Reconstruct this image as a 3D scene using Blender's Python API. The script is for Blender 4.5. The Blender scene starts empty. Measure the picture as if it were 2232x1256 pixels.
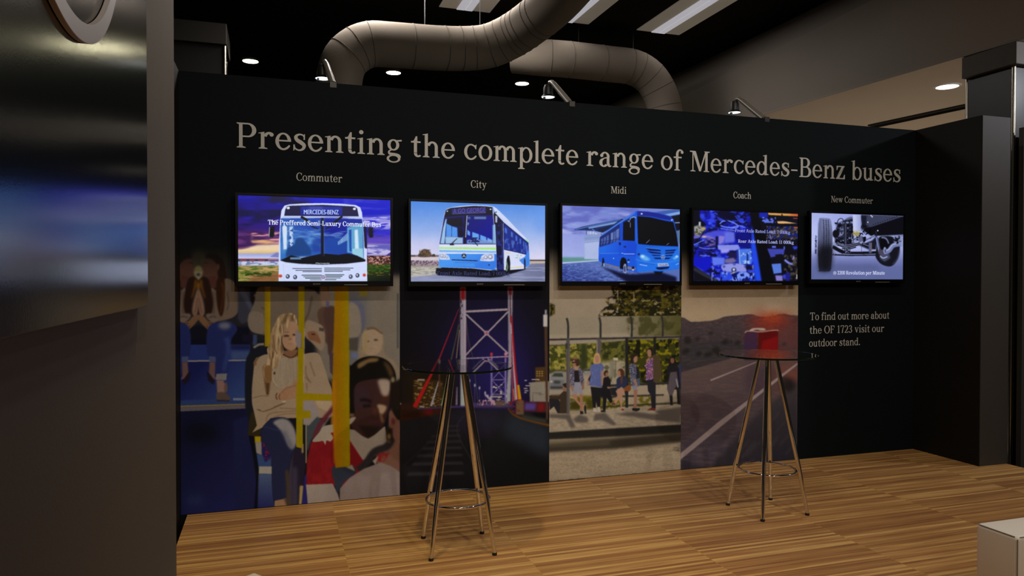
import bpy, bmesh, math, random
import numpy as np
from mathutils import Vector, Matrix
random.seed(7)
SC = bpy.context.scene
COL = SC.collection

# ------------------------------------------------------------------ camera, world, light, exposure
FPX = 1602.52
CAMP = Vector((0.5048, -4.60396, 1.3706))
_r = Vector((0.950669, -0.310206, 0.000927)); _u = Vector((0.003283, 0.013049, 0.99991)); _f = Vector((0.31019, 0.95058, -0.013424))
cam = bpy.data.cameras.new('camera'); cam.sensor_width = 36.0; cam.lens = FPX / 2232 * 36.0
cam.clip_start = 0.02; cam.clip_end = 100
camo = bpy.data.objects.new('camera', cam); COL.objects.link(camo)
camo.matrix_world = Matrix(((_r.x, _u.x, -_f.x, CAMP.x), (_r.y, _u.y, -_f.y, CAMP.y), (_r.z, _u.z, -_f.z, CAMP.z), (0, 0, 0, 1)))
SC.camera = camo
vs = SC.view_settings
vs.view_transform = 'Standard'; vs.look = 'None'; vs.gamma = 1.0; vs.exposure = 0.0; vs.use_curve_mapping = False
W = bpy.data.worlds.new('world'); SC.world = W; W.use_nodes = True
W.node_tree.nodes['Background'].inputs[0].default_value = (1.0, 0.86, 0.70, 1)
W.node_tree.nodes['Background'].inputs[1].default_value = 0.010

def spot(name, loc, target, power, color, size=100, blend=0.6, rad=0.06):
    l = bpy.data.lights.new(name, 'SPOT'); l.energy = power; l.color = color
    l.spot_size = math.radians(size); l.spot_blend = blend; l.shadow_soft_size = rad
    o = bpy.data.objects.new(name, l); COL.objects.link(o); o.location = loc
    o.rotation_euler = (Vector(target) - Vector(loc)).to_track_quat('-Z', 'Y').to_euler()
    return o
WARM = (1.0, 0.80, 0.56); WARM2 = (1.0, 0.87, 0.71); COOL = (0.90, 0.92, 1.0); YEL = (1.0, 0.80, 0.36)
# ceiling downlights over the stand (in front of the wall, above the frame)
for x, y, e in ((0.6, -2.3, 34), (1.75, -2.3, 42), (2.9, -2.3, 44), (4.05, -2.3, 40)):
    spot('downlight_lamp', (x, y, 4.12), (x, y + 1.6, 0.6), e, WARM2, 108, 0.7)
for x, y, e in ((0.9, -6.2, 150), (2.6, -6.2, 170), (4.3, -6.2, 150)):
    spot('hall_lamp', (x, y, 4.0), (x, -0.2, 0.9), e, WARM2, 60, 0.7)
spot('downlight_lamp', (0.75, -1.9, 4.12), (0.6, -2.0, 0), 95, YEL, 66, 0.5)
# lamps of the four visible downlights and soffit; unseen extras added to brighten it
for x in (0.247, 2.10, 3.959):
    spot('downlight_lamp', (x, 5.54, 4.15), (x, 5.54, 0), 30, YEL, 130, 0.5)
for x, y in ((6.668, 0.83), (6.668, 3.4), (9.2, 0.9), (9.2, 3.4)):
    spot('downlight_lamp', (x, y, 3.17), (x, y, 0), 120, WARM2, 110, 0.5)
spot('soffit_lamp', (7.15, -1.6, 3.17), (4.4, -0.3, 1.9), 75, COOL, 150, 0.5, 0.05)
# daylight-white lamps of the recessed fluorescent panels
for x, y, e in ((1.30, 2.3, 52), (2.44, 2.3, 30), (3.58, 2.3, 2.2), (4.72, 2.3, 2.0)):
    l = bpy.data.lights.new('fluorescent_lamp', 'AREA'); l.shape = 'RECTANGLE'; l.size = 0.16; l.size_y = 1.2; l.energy = e; l.color = (1.0, 0.93, 0.88)
    o = bpy.data.objects.new('fluorescent_lamp', l); COL.objects.link(o); o.location = (x, y, 4.155)

# ------------------------------------------------------------------ helpers
def lin(c):
    a = np.asarray(c, float) / 255.0
    return np.where(a <= 0.04045, a / 12.92, ((a + 0.055) / 1.055) ** 2.4)

def newmat(name):
    m = bpy.data.materials.new(name); m.use_nodes = True
    return m, m.node_tree.nodes, m.node_tree.links, m.node_tree.nodes['Principled BSDF']
def mat(name, col, rough=0.5, metal=0.0, spec=0.5, noise=0.0, nscale=8.0, bump=0.0, bscale=60.0, emit=None, estr=0.0, stretch=None):
    m, N, L, B = newmat(name)
    B.inputs['Base Color'].default_value = (*col, 1); B.inputs['Roughness'].default_value = rough
    B.inputs['Metallic'].default_value = metal; B.inputs['Specular IOR Level'].default_value = spec
    if noise or bump:
        tc = N.new('ShaderNodeTexCoord'); mp = N.new('ShaderNodeMapping'); L.new(tc.outputs['Object'], mp.inputs[0])
        if stretch: mp.inputs['Scale'].default_value = stretch
    if noise:
        n = N.new('ShaderNodeTexNoise'); n.inputs['Scale'].default_value = nscale; n.inputs['Detail'].default_value = 4; L.new(mp.outputs[0], n.inputs[0])
        mx = N.new('ShaderNodeMix'); mx.data_type = 'RGBA'
        mx.inputs['A'].default_value = tuple(max(0, c * (1 - noise)) for c in col) + (1,)
        mx.inputs['B'].default_value = tuple(c * (1 + noise) for c in col) + (1,)
        L.new(n.outputs[0], mx.inputs['Factor']); L.new(mx.outputs['Result'], B.inputs['Base Color'])
    if bump:
        n2 = N.new('ShaderNodeTexNoise'); n2.inputs['Scale'].default_value = bscale; n2.inputs['Detail'].default_value = 3; L.new(mp.outputs[0], n2.inputs[0])
        b = N.new('ShaderNodeBump'); b.inputs['Strength'].default_value = bump; b.inputs['Distance'].default_value = 0.002
        L.new(n2.outputs[0], b.inputs['Height']); L.new(b.outputs[0], B.inputs['Normal'])
    if emit:
        B.inputs['Emission Color'].default_value = (*emit, 1); B.inputs['Emission Strength'].default_value = estr
    return m

class MB:
    def __init__(s): s.bm = bmesh.new()
    def box(s, a, b, bev=0.0, seg=2):
        a = Vector(a); b = Vector(b)
        vs_ = bmesh.ops.create_cube(s.bm, size=1.0)['verts']
        for v in vs_: v.co = Vector(((a.x + b.x) / 2 + v.co.x * (b.x - a.x), (a.y + b.y) / 2 + v.co.y * (b.y - a.y), (a.z + b.z) / 2 + v.co.z * (b.z - a.z)))
        if bev:
            es = list({e for v in vs_ for e in v.link_edges})
            bmesh.ops.bevel(s.bm, geom=es, offset=bev, segments=seg, profile=0.5, affect='EDGES')
        return s
    def tube(s, pts, rad, n=16, caps=True, closed=False):
        pts = [Vector(p) for p in pts]; m = len(pts)
        rads = rad if isinstance(rad, (list, tuple)) else [rad] * m
        rings = []; ref = None
        for i, p in enumerate(pts):
            if closed: t = pts[(i + 1) % m] - pts[i - 1]
            else: t = pts[min(i + 1, m - 1)] - pts[max(i - 1, 0)]
            t.normalize()
            if ref is None:
                ref = Vector((0, 0, 1)) if abs(t.z) < 0.9 else Vector((1, 0, 0))
            x = (ref - t * ref.dot(t)).normalized(); y = t.cross(x); ref = x
            rings.append([s.bm.verts.new(p + (x * math.cos(k * 2 * math.pi / n) + y * math.sin(k * 2 * math.pi / n)) * rads[i]) for k in range(n)])
        for i in range(m if closed else m - 1):
            A, Bq = rings[i], rings[(i + 1) % m]
            for k in range(n): s.bm.faces.new((A[k], A[(k + 1) % n], Bq[(k + 1) % n], Bq[k]))
        if caps and not closed:
            s.bm.faces.new(rings[0][::-1]); s.bm.faces.new(rings[-1])
        return s
    def lathe(s, prof, c=(0, 0, 0), n=32, caps=True):
        c = Vector(c); rings = []
        for r, z in prof:
            rings.append([s.bm.verts.new(c + Vector((r * math.cos(2 * math.pi * k / n), r * math.sin(2 * math.pi * k / n), z))) for k in range(n)])
        for A, Bq in zip(rings, rings[1:]):
            for k in range(n): s.bm.faces.new((A[k], A[(k + 1) % n], Bq[(k + 1) % n], Bq[k]))
        if caps: s.bm.faces.new(rings[0][::-1]); s.bm.faces.new(rings[-1])
        return s
    def poly(s, pts):
        s.bm.faces.new([s.bm.verts.new(p) for p in pts]); return s
    def prism(s, pts, d):
        d = Vector(d); a = [s.bm.verts.new(p) for p in pts]; b = [s.bm.verts.new(Vector(p) + d) for p in pts]; n = len(pts)
        s.bm.faces.new(a); s.bm.faces.new(b[::-1])
        for i in range(n): s.bm.faces.new((a[i], b[i], b[(i + 1) % n], a[(i + 1) % n]))
        return s
    def obj(s, name, m, parent=None, smooth=False, loc=None):
        bmesh.ops.recalc_face_normals(s.bm, faces=s.bm.faces)
        me = bpy.data.meshes.new(name); s.bm.to_mesh(me); s.bm.free()
        if smooth:
            for p in me.polygons: p.use_smooth = True
            try: me.set_sharp_from_angle(angle=math.radians(42))
            except Exception: pass
        me.materials.append(m)
        o = bpy.data.objects.new(name, me); COL.objects.link(o)
        if parent: o.parent = parent
        if loc: o.location = loc
        return o
def thing(name, label, cat, loc=(0, 0, 0), group=None, rz=0):
    o = bpy.data.objects.new(name, None); o.empty_display_size = 0.1; COL.objects.link(o); o.location = loc; o.rotation_euler = (0, 0, rz)
    return tag(o, label, cat, group)
def tag(o, label, cat, group=None):
    o['label'] = label; o['category'] = cat
    if group: o['group'] = group
    return o
def struct(o): o['kind'] = 'structure'; return o
def dup(root, loc, label, group=None, rz=None):
    r = root.copy(); COL.objects.link(r); r.location = loc; r['label'] = label
    if rz is not None: r.rotation_euler = (0, 0, rz)
    for ch in list(root.children):
        c = ch.copy(); COL.objects.link(c); c.parent = r
        for g in list(ch.children):
            d = g.copy(); COL.objects.link(d); d.parent = c
    return r

# ------------------------------------------------------------------ serif lettering drawn as filled outlines (cap height 1, x height .69)
def catmull(P, n=8, closed=False):
    P = [np.array(p, float) for p in P]; m = len(P); out = []
    for i in range(m if closed else m - 1):
        if closed: a, b, c, d = P[(i - 1) % m], P[i], P[(i + 1) % m], P[(i + 2) % m]
        else: a, b, c, d = P[max(i - 1, 0)], P[i], P[i + 1], P[min(i + 2, m - 1)]
        for k in range(n):
            t = k / n
            out.append(0.5 * (2 * b + (c - a) * t + (2 * a - 5 * b + 4 * c - d) * t * t + (3 * b - a - 3 * c + d) * t ** 3))
    if not closed: out.append(P[-1])
    return out
def ribbon(P, n=6):                                     # points (x, y, width) -> list of quads
    C = catmull(P, n) if len(P) > 2 else [np.array(p, float) for p in P]
    L = []; R = []
    for i, c in enumerate(C):
        t = C[min(i + 1, len(C) - 1)][:2] - C[max(i - 1, 0)][:2]; t = t / (np.hypot(*t) + 1e-9); nrm = np.array((-t[1], t[0]))
        L.append(c[:2] + nrm * c[2] / 2); R.append(c[:2] - nrm * c[2] / 2)
    return [[tuple(L[i]), tuple(L[i + 1]), tuple(R[i + 1]), tuple(R[i])] for i in range(len(C) - 1)]
def ring(cx, cy, rx, ry, a0=0, a1=360, ws=.13, wt=.055, e0=None, e1=None, n=None):
    n = n or max(6, int(abs(a1 - a0) / 10)); q = []; pr = None
    for i in range(n + 1):
        t = i / n; a = math.radians(a0 + (a1 - a0) * t); k = 1.0
        c, s_ = math.cos(a), math.sin(a)
        if e0 is not None and t < .3: k = e0 + (1 - e0) * t / .3
        if e1 is not None and t > .7: k = e1 + (1 - e1) * (1 - t) / .3
        o = (cx + rx * c, cy + ry * s_); ii = (cx + (rx - ws * k) * c, cy + (ry - wt * (k if k > 1 else 1)) * s_)
        if pr: q.append([pr[0], o, ii, pr[1]])
        pr = (o, ii)
    return q
SW = .130
def rect(x0, y0, x1, y1): return [(x0, y0), (x1, y0), (x1, y1), (x0, y1)]
def foot(x, w=SW, l=.085, r=.085, y=0): return [(x - l, y), (x + w + r, y), (x + w + r, y + .03), (x + w, y + .07), (x, y + .07), (x - l, y + .03)]
def head(x, y=1.0, w=SW, l=.085, r=.085): return [(x - l, y), (x - l, y - .03), (x, y - .07), (x + w, y - .07), (x + w + r, y - .03), (x + w + r, y)]
def flag(x, y, w=SW): return [(x - .09, y - .055), (x + w, y), (x + w, y - .12), (x, y - .12), (x, y - .075), (x - .09, y - .08)]
def dot(x, y, r): return [(x + r * math.cos(k * math.pi / 8), y + r * math.sin(k * math.pi / 8)) for k in range(16)]
def stem(x, y0, y1, w=SW): return rect(x, y0, x + w, y1)
def glyph(ch):
    x = .09; X = .69
    def arch(x0, x1): return ring((x0 + x1) / 2, .45, (x1 - x0) / 2, .25, 0, 165, SW, .085) + [stem(x1 - SW, 0, .46), foot(x1 - SW, r=.08)]
    if ch == 'n': return [stem(x, 0, .6), foot(x, r=.07), flag(x, X)] + arch(x + .085, .64), .73
    if ch == 'h': return [stem(x, 0, .95), foot(x, r=.07), flag(x, 1.03)] + arch(x + .085, .64), .73
    if ch == 'm': return [stem(x, 0, .6), foot(x, r=.06), flag(x, X)] + arch(x + .085, .6) + arch(.53, .965), 1.05
    if ch == 'r': return [stem(x, 0, .6), foot(x, r=.11), flag(x, X)] + ring(.4, .45, .225, .24, 60, 165, .13, .09) + [dot(.485, .585, .078)], .57
    if ch == 'u': return [stem(x, .2, .62), flag(x, X), stem(.46, 0, .62), flag(.46, X), [(.46, 0), (.69, .025), (.69, .055), (.6, .07), (.46, .12)]] + ring(.3, .22, .21, .235, 180, 335, SW, .085), .7
    if ch == 'i': return [stem(x, 0, .6), foot(x), flag(x, X), dot(x + .065, .91, .088)], .32
    if ch == 'l': return [stem(x, 0, .95), foot(x), flag(x, 1.03)], .32
    if ch == 't': return [stem(.12, .18, .7), [(0, .63), (.12, .7), (.2, .88), (.262, .88), (.262, .63)], rect(.0, .6, .4, .67)] + ring(.29, .16, .17, .175, 180, 320, SW, .075, e1=.5), .43
    if ch == 'e': return ring(.295, .34, .295, .355, 10, 180, SW, .065) + ring(.295, .34, .295, .355, 180, 332, SW, .075, e1=.42) + [rect(.12, .34, .585, .4)], .6
    if ch == 'c': return ring(.295, .34, .295, .355, 48, 180, SW, .065, e0=.5) + ring(.295, .34, .295, .355, 180, 330, SW, .075, e1=.4) + [[(.49, .47), (.53, .47), (.54, .68), (.49, .64), (.42, .63)]], .57
    if ch == 'o': return ring(.305, .34, .305, .355, 0, 360, SW, .065), .61
    if ch == 's': return ribbon([(.43, .56, .05), (.36, .645, .06), (.22, .655, .075), (.11, .56, .12), (.16, .43, .15), (.31, .33, .16), (.42, .22, .14), (.38, .08, .1), (.24, .015, .065), (.1, .07, .06), (.05, .17, .05)]) + [[(.4, .45), (.455, .45), (.455, .69), (.41, .66)], [(.015, -.02), (.06, .02), (.075, .24), (.015, .24)]], .51
    if ch == 'a': return ring(.28, .46, .23, .235, 0, 140, SW, .07) + [dot(.12, .52, .08), stem(.368, .1, .47), [(.37, .16), (.43, .02), (.52, -.01), (.6, .03), (.6, .06), (.52, .07), (.51, .16)]] + ring(.225, .19, .225, .205, 95, 330, .15, .07) + ribbon([(.2, .38, .05), (.3, .41, .05), (.42, .43, .06)]), .6
    if ch == 'g': return ring(.29, .455, .24, .24, 0, 360, .125, .06) + [[(.38, .6), (.63, .62), (.63, .69), (.42, .66)]] + ribbon([(.2, .24, .05), (.11, .17, .07), (.14, .08, .1), (.34, .05, .12), (.5, .0, .13), (.55, -.09, .1)]) + ring(.295, -.13, .28, .17, 0, 360, .095, .055), .63
    if ch == 'p': return [stem(x, -.3, .6), foot(x, y=-.3), flag(x, X)] + ring(.375, .34, .285, .355, -150, 150, SW, .065), .66
    if ch == 'b': return [[(x, .0), (x + .05, -.02), (x + SW, .06), (x + SW, .95), (x, .95)], flag(x, 1.03)] + ring(.375, .34, .285, .355, -155, 150, SW, .065), .66
    if ch == 'd': return [stem(.45, .0, .95), flag(.45, 1.03), [(.45, -.01), (.69, .02), (.69, .05), (.59, .07), (.45, .12)]] + ring(.285, .34, .285, .355, 30, 335, SW, .065), .7
    if ch == 'f': return [stem(.12, 0, .8), foot(.12), rect(0, .6, .42, .67), dot(.445, .89, .075)] + ring(.335, .77, .215, .26, 45, 180, SW, .075), .47
    if ch == 'k': return [stem(x, 0, .95), flag(x, 1.03), foot(x, r=.05)] + ribbon([(.25, .3, .06), (.58, .65, .06)]) + ribbon([(.3, .36, .14), (.6, .02, .16)]) + [rect(.42, .64, .68, .69), rect(.47, 0, .72, .05)], .72
    if ch == 'x': return ribbon([(.1, .66, .15), (.52, .02, .15)]) + ribbon([(.1, .02, .06), (.5, .66, .06)]) + [rect(0, .64, .27, .69), rect(.38, .64, .6, .69), rect(0, 0, .22, .05), rect(.38, 0, .64, .05)], .64
    if ch == 'v': return ribbon([(.12, .66, .145), (.33, .03, .12)]) + ribbon([(.33, .02, .07), (.53, .66, .06)]) + [rect(0, .64, .28, .69), rect(.42, .64, .66, .69)], .64
    if ch == 'y': return ribbon([(.12, .66, .145), (.36, .06, .12)]) + ribbon([(.57, .66, .06), (.36, .06, .07), (.24, -.22, .07), (.12, -.26, .07)]) + [rect(0, .64, .28, .69), rect(.44, .64, .68, .69), dot(.13, -.24, .06)], .66
    if ch == 'w': return ribbon([(.12, .66, .14), (.3, .03, .11)]) + ribbon([(.3, .02, .07), (.47, .6, .06)]) + ribbon([(.46, .66, .14), (.65, .03, .11)]) + ribbon([(.65, .02, .07), (.82, .66, .06)]) + [rect(0, .64, .27, .69), rect(.36, .64, .58, .69), rect(.71, .64, .94, .69)], .93
    if ch == 'z': return [rect(.03, .63, .52, .69), rect(.0, 0, .55, .06), [(.34, .63), (.52, .63), (.52, .66), (.2, .06), (.0, .06), (.0, .03)], [(.03, .63), (.03, .46), (.07, .46), (.13, .63)], [(.55, .06), (.55, .24), (.51, .24), (.43, .06)]], .56
    y = 1.0
    if ch == 'P': return [stem(.1, 0, 1), foot(.1, r=.11), head(.1, r=0), rect(.2, .94, .42, 1), rect(.2, .43, .42, .49)] + ring(.42, .715, .31, .285, -90, 90, .155, .06), .75
    if ch == 'R': return [stem(.1, 0, 1), foot(.1, r=.08), head(.1, r=0), rect(.2, .94, .4, 1), rect(.2, .46, .42, .52), rect(.56, 0, .84, .05)] + ring(.4, .73, .3, .27, -90, 90, .155, .06) + ribbon([(.42, .48, .15), (.68, .02, .16)]), .83
    if ch == 'B': return [stem(.1, 0, 1), foot(.1, r=0), head(.1, r=0), rect(.2, .94, .4, 1), rect(.2, .49, .42, .55), rect(.2, 0, .42, .06)] + ring(.39, .755, .26, .245, -90, 90, .145, .06) + ring(.42, .275, .31, .275, -90, 90, .16, .06), .75
    if ch == 'D': return [stem(.1, 0, 1), foot(.1, r=0), head(.1, r=0), rect(.2, .94, .4, 1), rect(.2, 0, .4, .06)] + ring(.38, .5, .44, .5, -90, 90, .155, .06), .84
    if ch == 'M': return [stem(.14, 0, .97, .055), foot(.14, .055, .11, .11), stem(.83, 0, .97), foot(.83), [(.0, 1), (.0, .95), (.14, .93), (.3, .93), (.27, 1)], [(.77, 1), (.83, .93), (.97, .93), (1.07, .96), (1.07, 1)]] + ribbon([(.24, .97, .16), (.56, .04, .13)]) + ribbon([(.55, .02, .07), (.86, .97, .07)]), 1.07
    if ch == 'N': return [stem(.14, 0, .97, .055), foot(.14, .055, .11, .11), stem(.72, 0, 1, .055), head(.72, 1, .055, .11, .11), [(.0, 1), (.0, .95), (.14, .93), (.3, .93), (.27, 1)]] + ribbon([(.2, .98, .16), (.72, .04, .15)]), .88
    if ch == 'C': return ring(.42, .5, .42, .515, 40, 180, .155, .065, e0=.5) + ring(.42, .5, .42, .515, 180, 325, .155, .065, e1=.4) + [[(.66, .68), (.71, .68), (.73, .98), (.68, .95), (.6, .9)]], .77
    if ch == 'O': return ring(.44, .5, .44, .515, 0, 360, .155, .06), .88
    if ch == 'S': return ribbon([(.53, .78, .05), (.46, .92, .06), (.28, .965, .07), (.12, .83, .14), (.18, .63, .17), (.38, .5, .18), (.52, .32, .16), (.47, .1, .12), (.28, .02, .07), (.1, .1, .06), (.05, .25, .05)]) + [[(.5, .68), (.56, .68), (.57, 1), (.52, .96)], [(.01, -.01), (.06, .04), (.075, .34), (.01, .34)]], .63
    if ch == 'T': return [stem(.33, 0, 1), foot(.33, l=.11, r=.11), rect(.03, .93, .77, 1), [(.03, 1), (.0, .72), (.045, .72), (.12, .93)], [(.77, 1), (.8, .72), (.755, .72), (.68, .93)]], .8
    if ch == 'F': return [stem(.1, 0, 1), foot(.1, r=.11), head(.1, r=0), rect(.2, .93, .62, 1), rect(.2, .48, .5, .54), rect(.46, .4, .5, .63), [(.64, 1), (.66, .72), (.615, .72), (.54, .93)]], .68
    if ch == 'L': return [stem(.1, 0, 1), foot(.1, r=0), head(.1), rect(.2, 0, .62, .065), [(.64, 0), (.67, .3), (.625, .3), (.54, .06)]], .69
    if ch == 'A': return ribbon([(.12, .02, .06), (.42, .98, .08)]) + ribbon([(.44, .98, .15), (.74, .02, .15)]) + [rect(.22, .32, .62, .38), rect(0, 0, .26, .05), rect(.6, 0, .9, .05), [(.38, 1), (.5, 1), (.45, .85)]], .89
    if ch == 'Y': return [stem(.33, 0, .45), foot(.33)] + ribbon([(.12, .97, .15), (.4, .42, .14)]) + ribbon([(.68, .97, .06), (.42, .42, .07)]) + [rect(0, .95, .3, 1), rect(.55, .95, .82, 1)], .82
    if ch == '0': return ring(.3, .5, .3, .515, 0, 360, .13, .06), .6
    if ch == '1': return [stem(.2, 0, 1), foot(.2, l=.12, r=.12), [(.04, .84), (.2, .88), (.342, 1), (.2, .97)]], .5
    if ch == '2': return ring(.29, .72, .26, .295, 0, 160, .13, .065) + ribbon([(.48, .72, .13), (.42, .5, .13), (.2, .2, .09), (.06, .04, .06)]) + [rect(.03, 0, .56, .075), dot(.1, .8, .06), [(.56, 0), (.59, .2), (.55, .2), (.48, .06)]], .6
    if ch == '3': return ring(.27, .75, .24, .26, -70, 150, .13, .06) + ring(.27, .26, .28, .275, -150, 80, .14, .06) + [rect(.2, .49, .36, .55), dot(.08, .16, .06), dot(.1, .84, .055)], .58
    if ch == '7': return [rect(.03, .92, .56, 1), [(.03, 1), (.0, .76), (.045, .76), (.11, .92)]] + ribbon([(.53, .95, .07), (.36, .5, .11), (.27, 0, .14)]), .57
    if ch == '@': return ring(.5, .4, .5, .5, -50, 300, .06, .05) + ring(.48, .4, .22, .24, 0, 360, .08, .06) + [rect(.66, .2, .74, .62)], 1.0
    if ch == '-': return [rect(.03, .29, .4, .365)], .44
    if ch == '.': return [dot(.1, .075, .09)], .22
    if ch == ':': return [dot(.1, .075, .085), dot(.1, .55, .085)], .22
    return [], .3
def text_polys(s, track=.055, space=.33):
    x = 0.0; out = []
    for ch in s:
        if ch == ' ': x += space; continue
        g, w = glyph(ch)
        out += [[(x + a, b) for a, b in q] for q in g]; x += w + track
    return out, x - track
def sans_polys(s):
    c = bpy.data.curves.new('t', 'FONT'); c.body = s; c.size = 1.0
    o = bpy.data.objects.new('t', c); COL.objects.link(o)
    dg = bpy.context.evaluated_depsgraph_get(); dg.update()
    me = bpy.data.meshes.new_from_object(o.evaluated_get(dg))
    ps = [[(me.vertices[i].co.x, me.vertices[i].co.y) for i in p.vertices] for p in me.polygons]
    bpy.data.objects.remove(o); bpy.data.curves.remove(c); bpy.data.meshes.remove(me)
    xs = [a for q in ps for a, b in q]; ys = [b for q in ps for a, b in q]
    if not xs: return [], 1.0
    x0, y0, h = min(xs), min(ys), max(ys) - min(ys)
    return [[((a - x0) / h, (b - y0) / h) for a, b in q] for q in ps], (max(xs) - x0) / h
# ------------------------------------------------------------------ printed and on-screen pictures: painted shape by shape, carried as colour attributes of flat grids
HW = np.array([[2.24754695e-03, -1.15580601e-05, -8.72669740e-01], [-2.24156532e-04, -2.46120005e-03, 2.85497021e+00], [-1.65204337e-04, -6.94959600e-06, 1.0]])
HWI = np.linalg.inv(HW)                                 # tracing frame <-> metres on the wall plane
def homography(src, dst):
    A = []
    for (u, v), (x, z) in zip(src, dst):
        A.append([u, v, 1, 0, 0, 0, -x * u, -x * v, -x]); A.append([0, 0, 0, u, v, 1, -z * u, -z * v, -z])
    h = np.linalg.svd(np.array(A, float))[2][-1].reshape(3, 3); return h / h[2, 2]
def happly(H, xy):
    xy = np.asarray(xy, float); q = np.c_[xy, np.ones(len(xy))] @ H.T; return q[:, :2] / q[:, 2:]
def blur(a, r):
    r = int(round(r))
    if r < 1: return a
    for _ in range(2):
        for ax in (0, 1):
            pw = [(0, 0)] * a.ndim; pw[ax] = (r + 1, r)
            c = np.cumsum(np.pad(a, pw, mode='edge'), axis=ax); n = a.shape[ax]
            hi = [slice(None)] * a.ndim; lo = list(hi); hi[ax] = slice(2 * r + 1, 2 * r + 1 + n); lo[ax] = slice(0, n)
            a = (c[tuple(hi)] - c[tuple(lo)]) / (2 * r + 1)
    return a
class Pic:
    def __init__(s, x0, y0, x1, y1, k=2.0, seed=1):
        s.x0, s.y0, s.k = x0, y0, k; s.w, s.h = int((x1 - x0) * k), int((y1 - y0) * k)
        s.im = np.zeros((s.h, s.w, 3)); s.o = (0, 0, 1.0); s.rng = np.random.default_rng(seed); s.over = []
    def view(s, ox, oy, sc): s.o = (ox, oy, sc); return s
    def T(s, pts):
        p = np.array([q[:2] for q in pts], float); ox, oy, sc = s.o
        return np.c_[(ox + p[:, 0] / sc - s.x0) * s.k, (oy + p[:, 1] / sc - s.y0) * s.k]
    def px(s, v): return v / s.o[2] * s.k
    def mask(s, p, f):
        pad = int(f * 2 + 3)
        a0, b0 = max(0, int(p[:, 0].min()) - pad), max(0, int(p[:, 1].min()) - pad)
        a1, b1 = min(s.w, int(p[:, 0].max()) + pad + 1), min(s.h, int(p[:, 1].max()) + pad + 1)
        if a1 <= a0 or b1 <= b0: return None
        X, Y = np.meshgrid(np.arange(a0, a1) + .5, np.arange(b0, b1) + .5); m = np.zeros(X.shape, bool)
        for i in range(len(p)):
            (xa, ya), (xb, yb) = p[i], p[i - 1]
            if ya == yb: continue
            c = (ya > Y) != (yb > Y)
            m ^= c & (X < (xb - xa) * (Y - ya) / (yb - ya) + xa)
        m = m.astype(float)
        if f > .4: m = blur(m, f)
        return (slice(b0, b1), slice(a0, a1)), m, X, Y
    def put(s, p, col, f, a, g=None):
        r = s.mask(p, f)
        if r is None: return
        sl, m, X, Y = r; m = (m * a)[..., None]; c = np.array(col, float)
        if g:                                            # gradient: (colour2, start, end)
            q = s.T([g[1], g[2]]); d = q[1] - q[0]
            t = np.clip(((X - q[0][0]) * d[0] + (Y - q[0][1]) * d[1]) / (d @ d), 0, 1)[..., None]
            c = c * (1 - t) + np.array(g[0], float) * t
        s.im[sl] = s.im[sl] * (1 - m) + c * m
    def P(s, pts, col, f=0.0, a=1.0, sm=0, g=None):      # filled outline (f = softness in traced units)
        p = s.T(pts)
        if sm: p = np.array(catmull(p, 5, True))
        s.put(p, col, s.px(f), a, g)
    def R(s, x0, y0, x1, y1, col, f=0.0, a=1.0, g=None): s.P([(x0, y0), (x1, y0), (x1, y1), (x0, y1)], col, f, a, 0, g)
    def E(s, cx, cy, rx, ry, col, f=0.0, a=1.0, rot=0, g=None):
        c, q = math.cos(math.radians(rot)), math.sin(math.radians(rot))
        s.P([(cx + rx * math.cos(t) * c - ry * math.sin(t) * q, cy + rx * math.cos(t) * q + ry * math.sin(t) * c) for t in np.linspace(0, 2 * math.pi, 25)[:-1]], col, f, a, 0, g)
    def L(s, pts, w, col, f=0.0, a=1.0, sm=0):           # line; w = width or (start, end)
        pts = [np.array(p, float) for p in pts]
        if sm: pts = catmull(pts, 5)
        n = len(pts); w0, w1 = w if isinstance(w, tuple) else (w, w); A = []; B = []
        for i, p in enumerate(pts):
            t = pts[min(i + 1, n - 1)] - pts[max(i - 1, 0)]; t = t / (np.hypot(*t) + 1e-9); nn = np.array((-t[1], t[0])) * (w0 + (w1 - w0) * i / (n - 1)) / 2
            A.append(p + nn); B.append(p - nn)
        s.P(A + B[::-1], col, f, a)
    def noise(s, shape, sx, sy):
        a = np.zeros(shape)
        for o in range(3):
            h, w = int(shape[0] / max(1, sy / 2 ** o)) + 3, int(shape[1] / max(1, sx / 2 ** o)) + 3
            r = s.rng.random((h, w)); yy = np.linspace(0, h - 2, shape[0]); xx = np.linspace(0, w - 2, shape[1])
            yi, xi = yy.astype(int), xx.astype(int); fy, fx = (yy - yi)[:, None], (xx - xi)[None]
            fy, fx = fy * fy * (3 - 2 * fy), fx * fx * (3 - 2 * fx)
            a += (r[yi][:, xi] * (1 - fy) * (1 - fx) + r[yi][:, xi + 1] * (1 - fy) * fx + r[yi + 1][:, xi] * fy * (1 - fx) + r[yi + 1][:, xi + 1] * fy * fx) / 2 ** o
        return a / 1.75
    def N(s, pts, col, sx, sy=None, lo=.45, hi=.6, f=0.0, a=1.0, sm=0):   # mottling of one colour inside an outline
        p = s.T(pts)
        if sm: p = np.array(catmull(p, 5, True))
        r = s.mask(p, s.px(f))
        if r is None: return
        sl, m, X, Y = r; n = s.noise(m.shape, max(1.5, s.px(sx)), max(1.5, s.px(sy or sx)))
        q = (lo + hi) / 2; w = (hi - lo) * 1.9; t = np.clip((n - q) / w + .5, 0, 1); m = (m * t * t * (3 - 2 * t) * a)[..., None]
        s.im[sl] = s.im[sl] * (1 - m) + np.array(col, float) * m
    def finish(s, r=1, grain=.03, sat=1.0):              # soften the edges a little and add fine grain
        s.im = blur(s.im, r); g = s.noise(s.im.shape[:2], 3, 3) - .5 + .6 * (s.noise(s.im.shape[:2], 40, 40) - .5)
        s.im = s.im * (1 + grain * 3 * g[..., None]); return s
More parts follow.
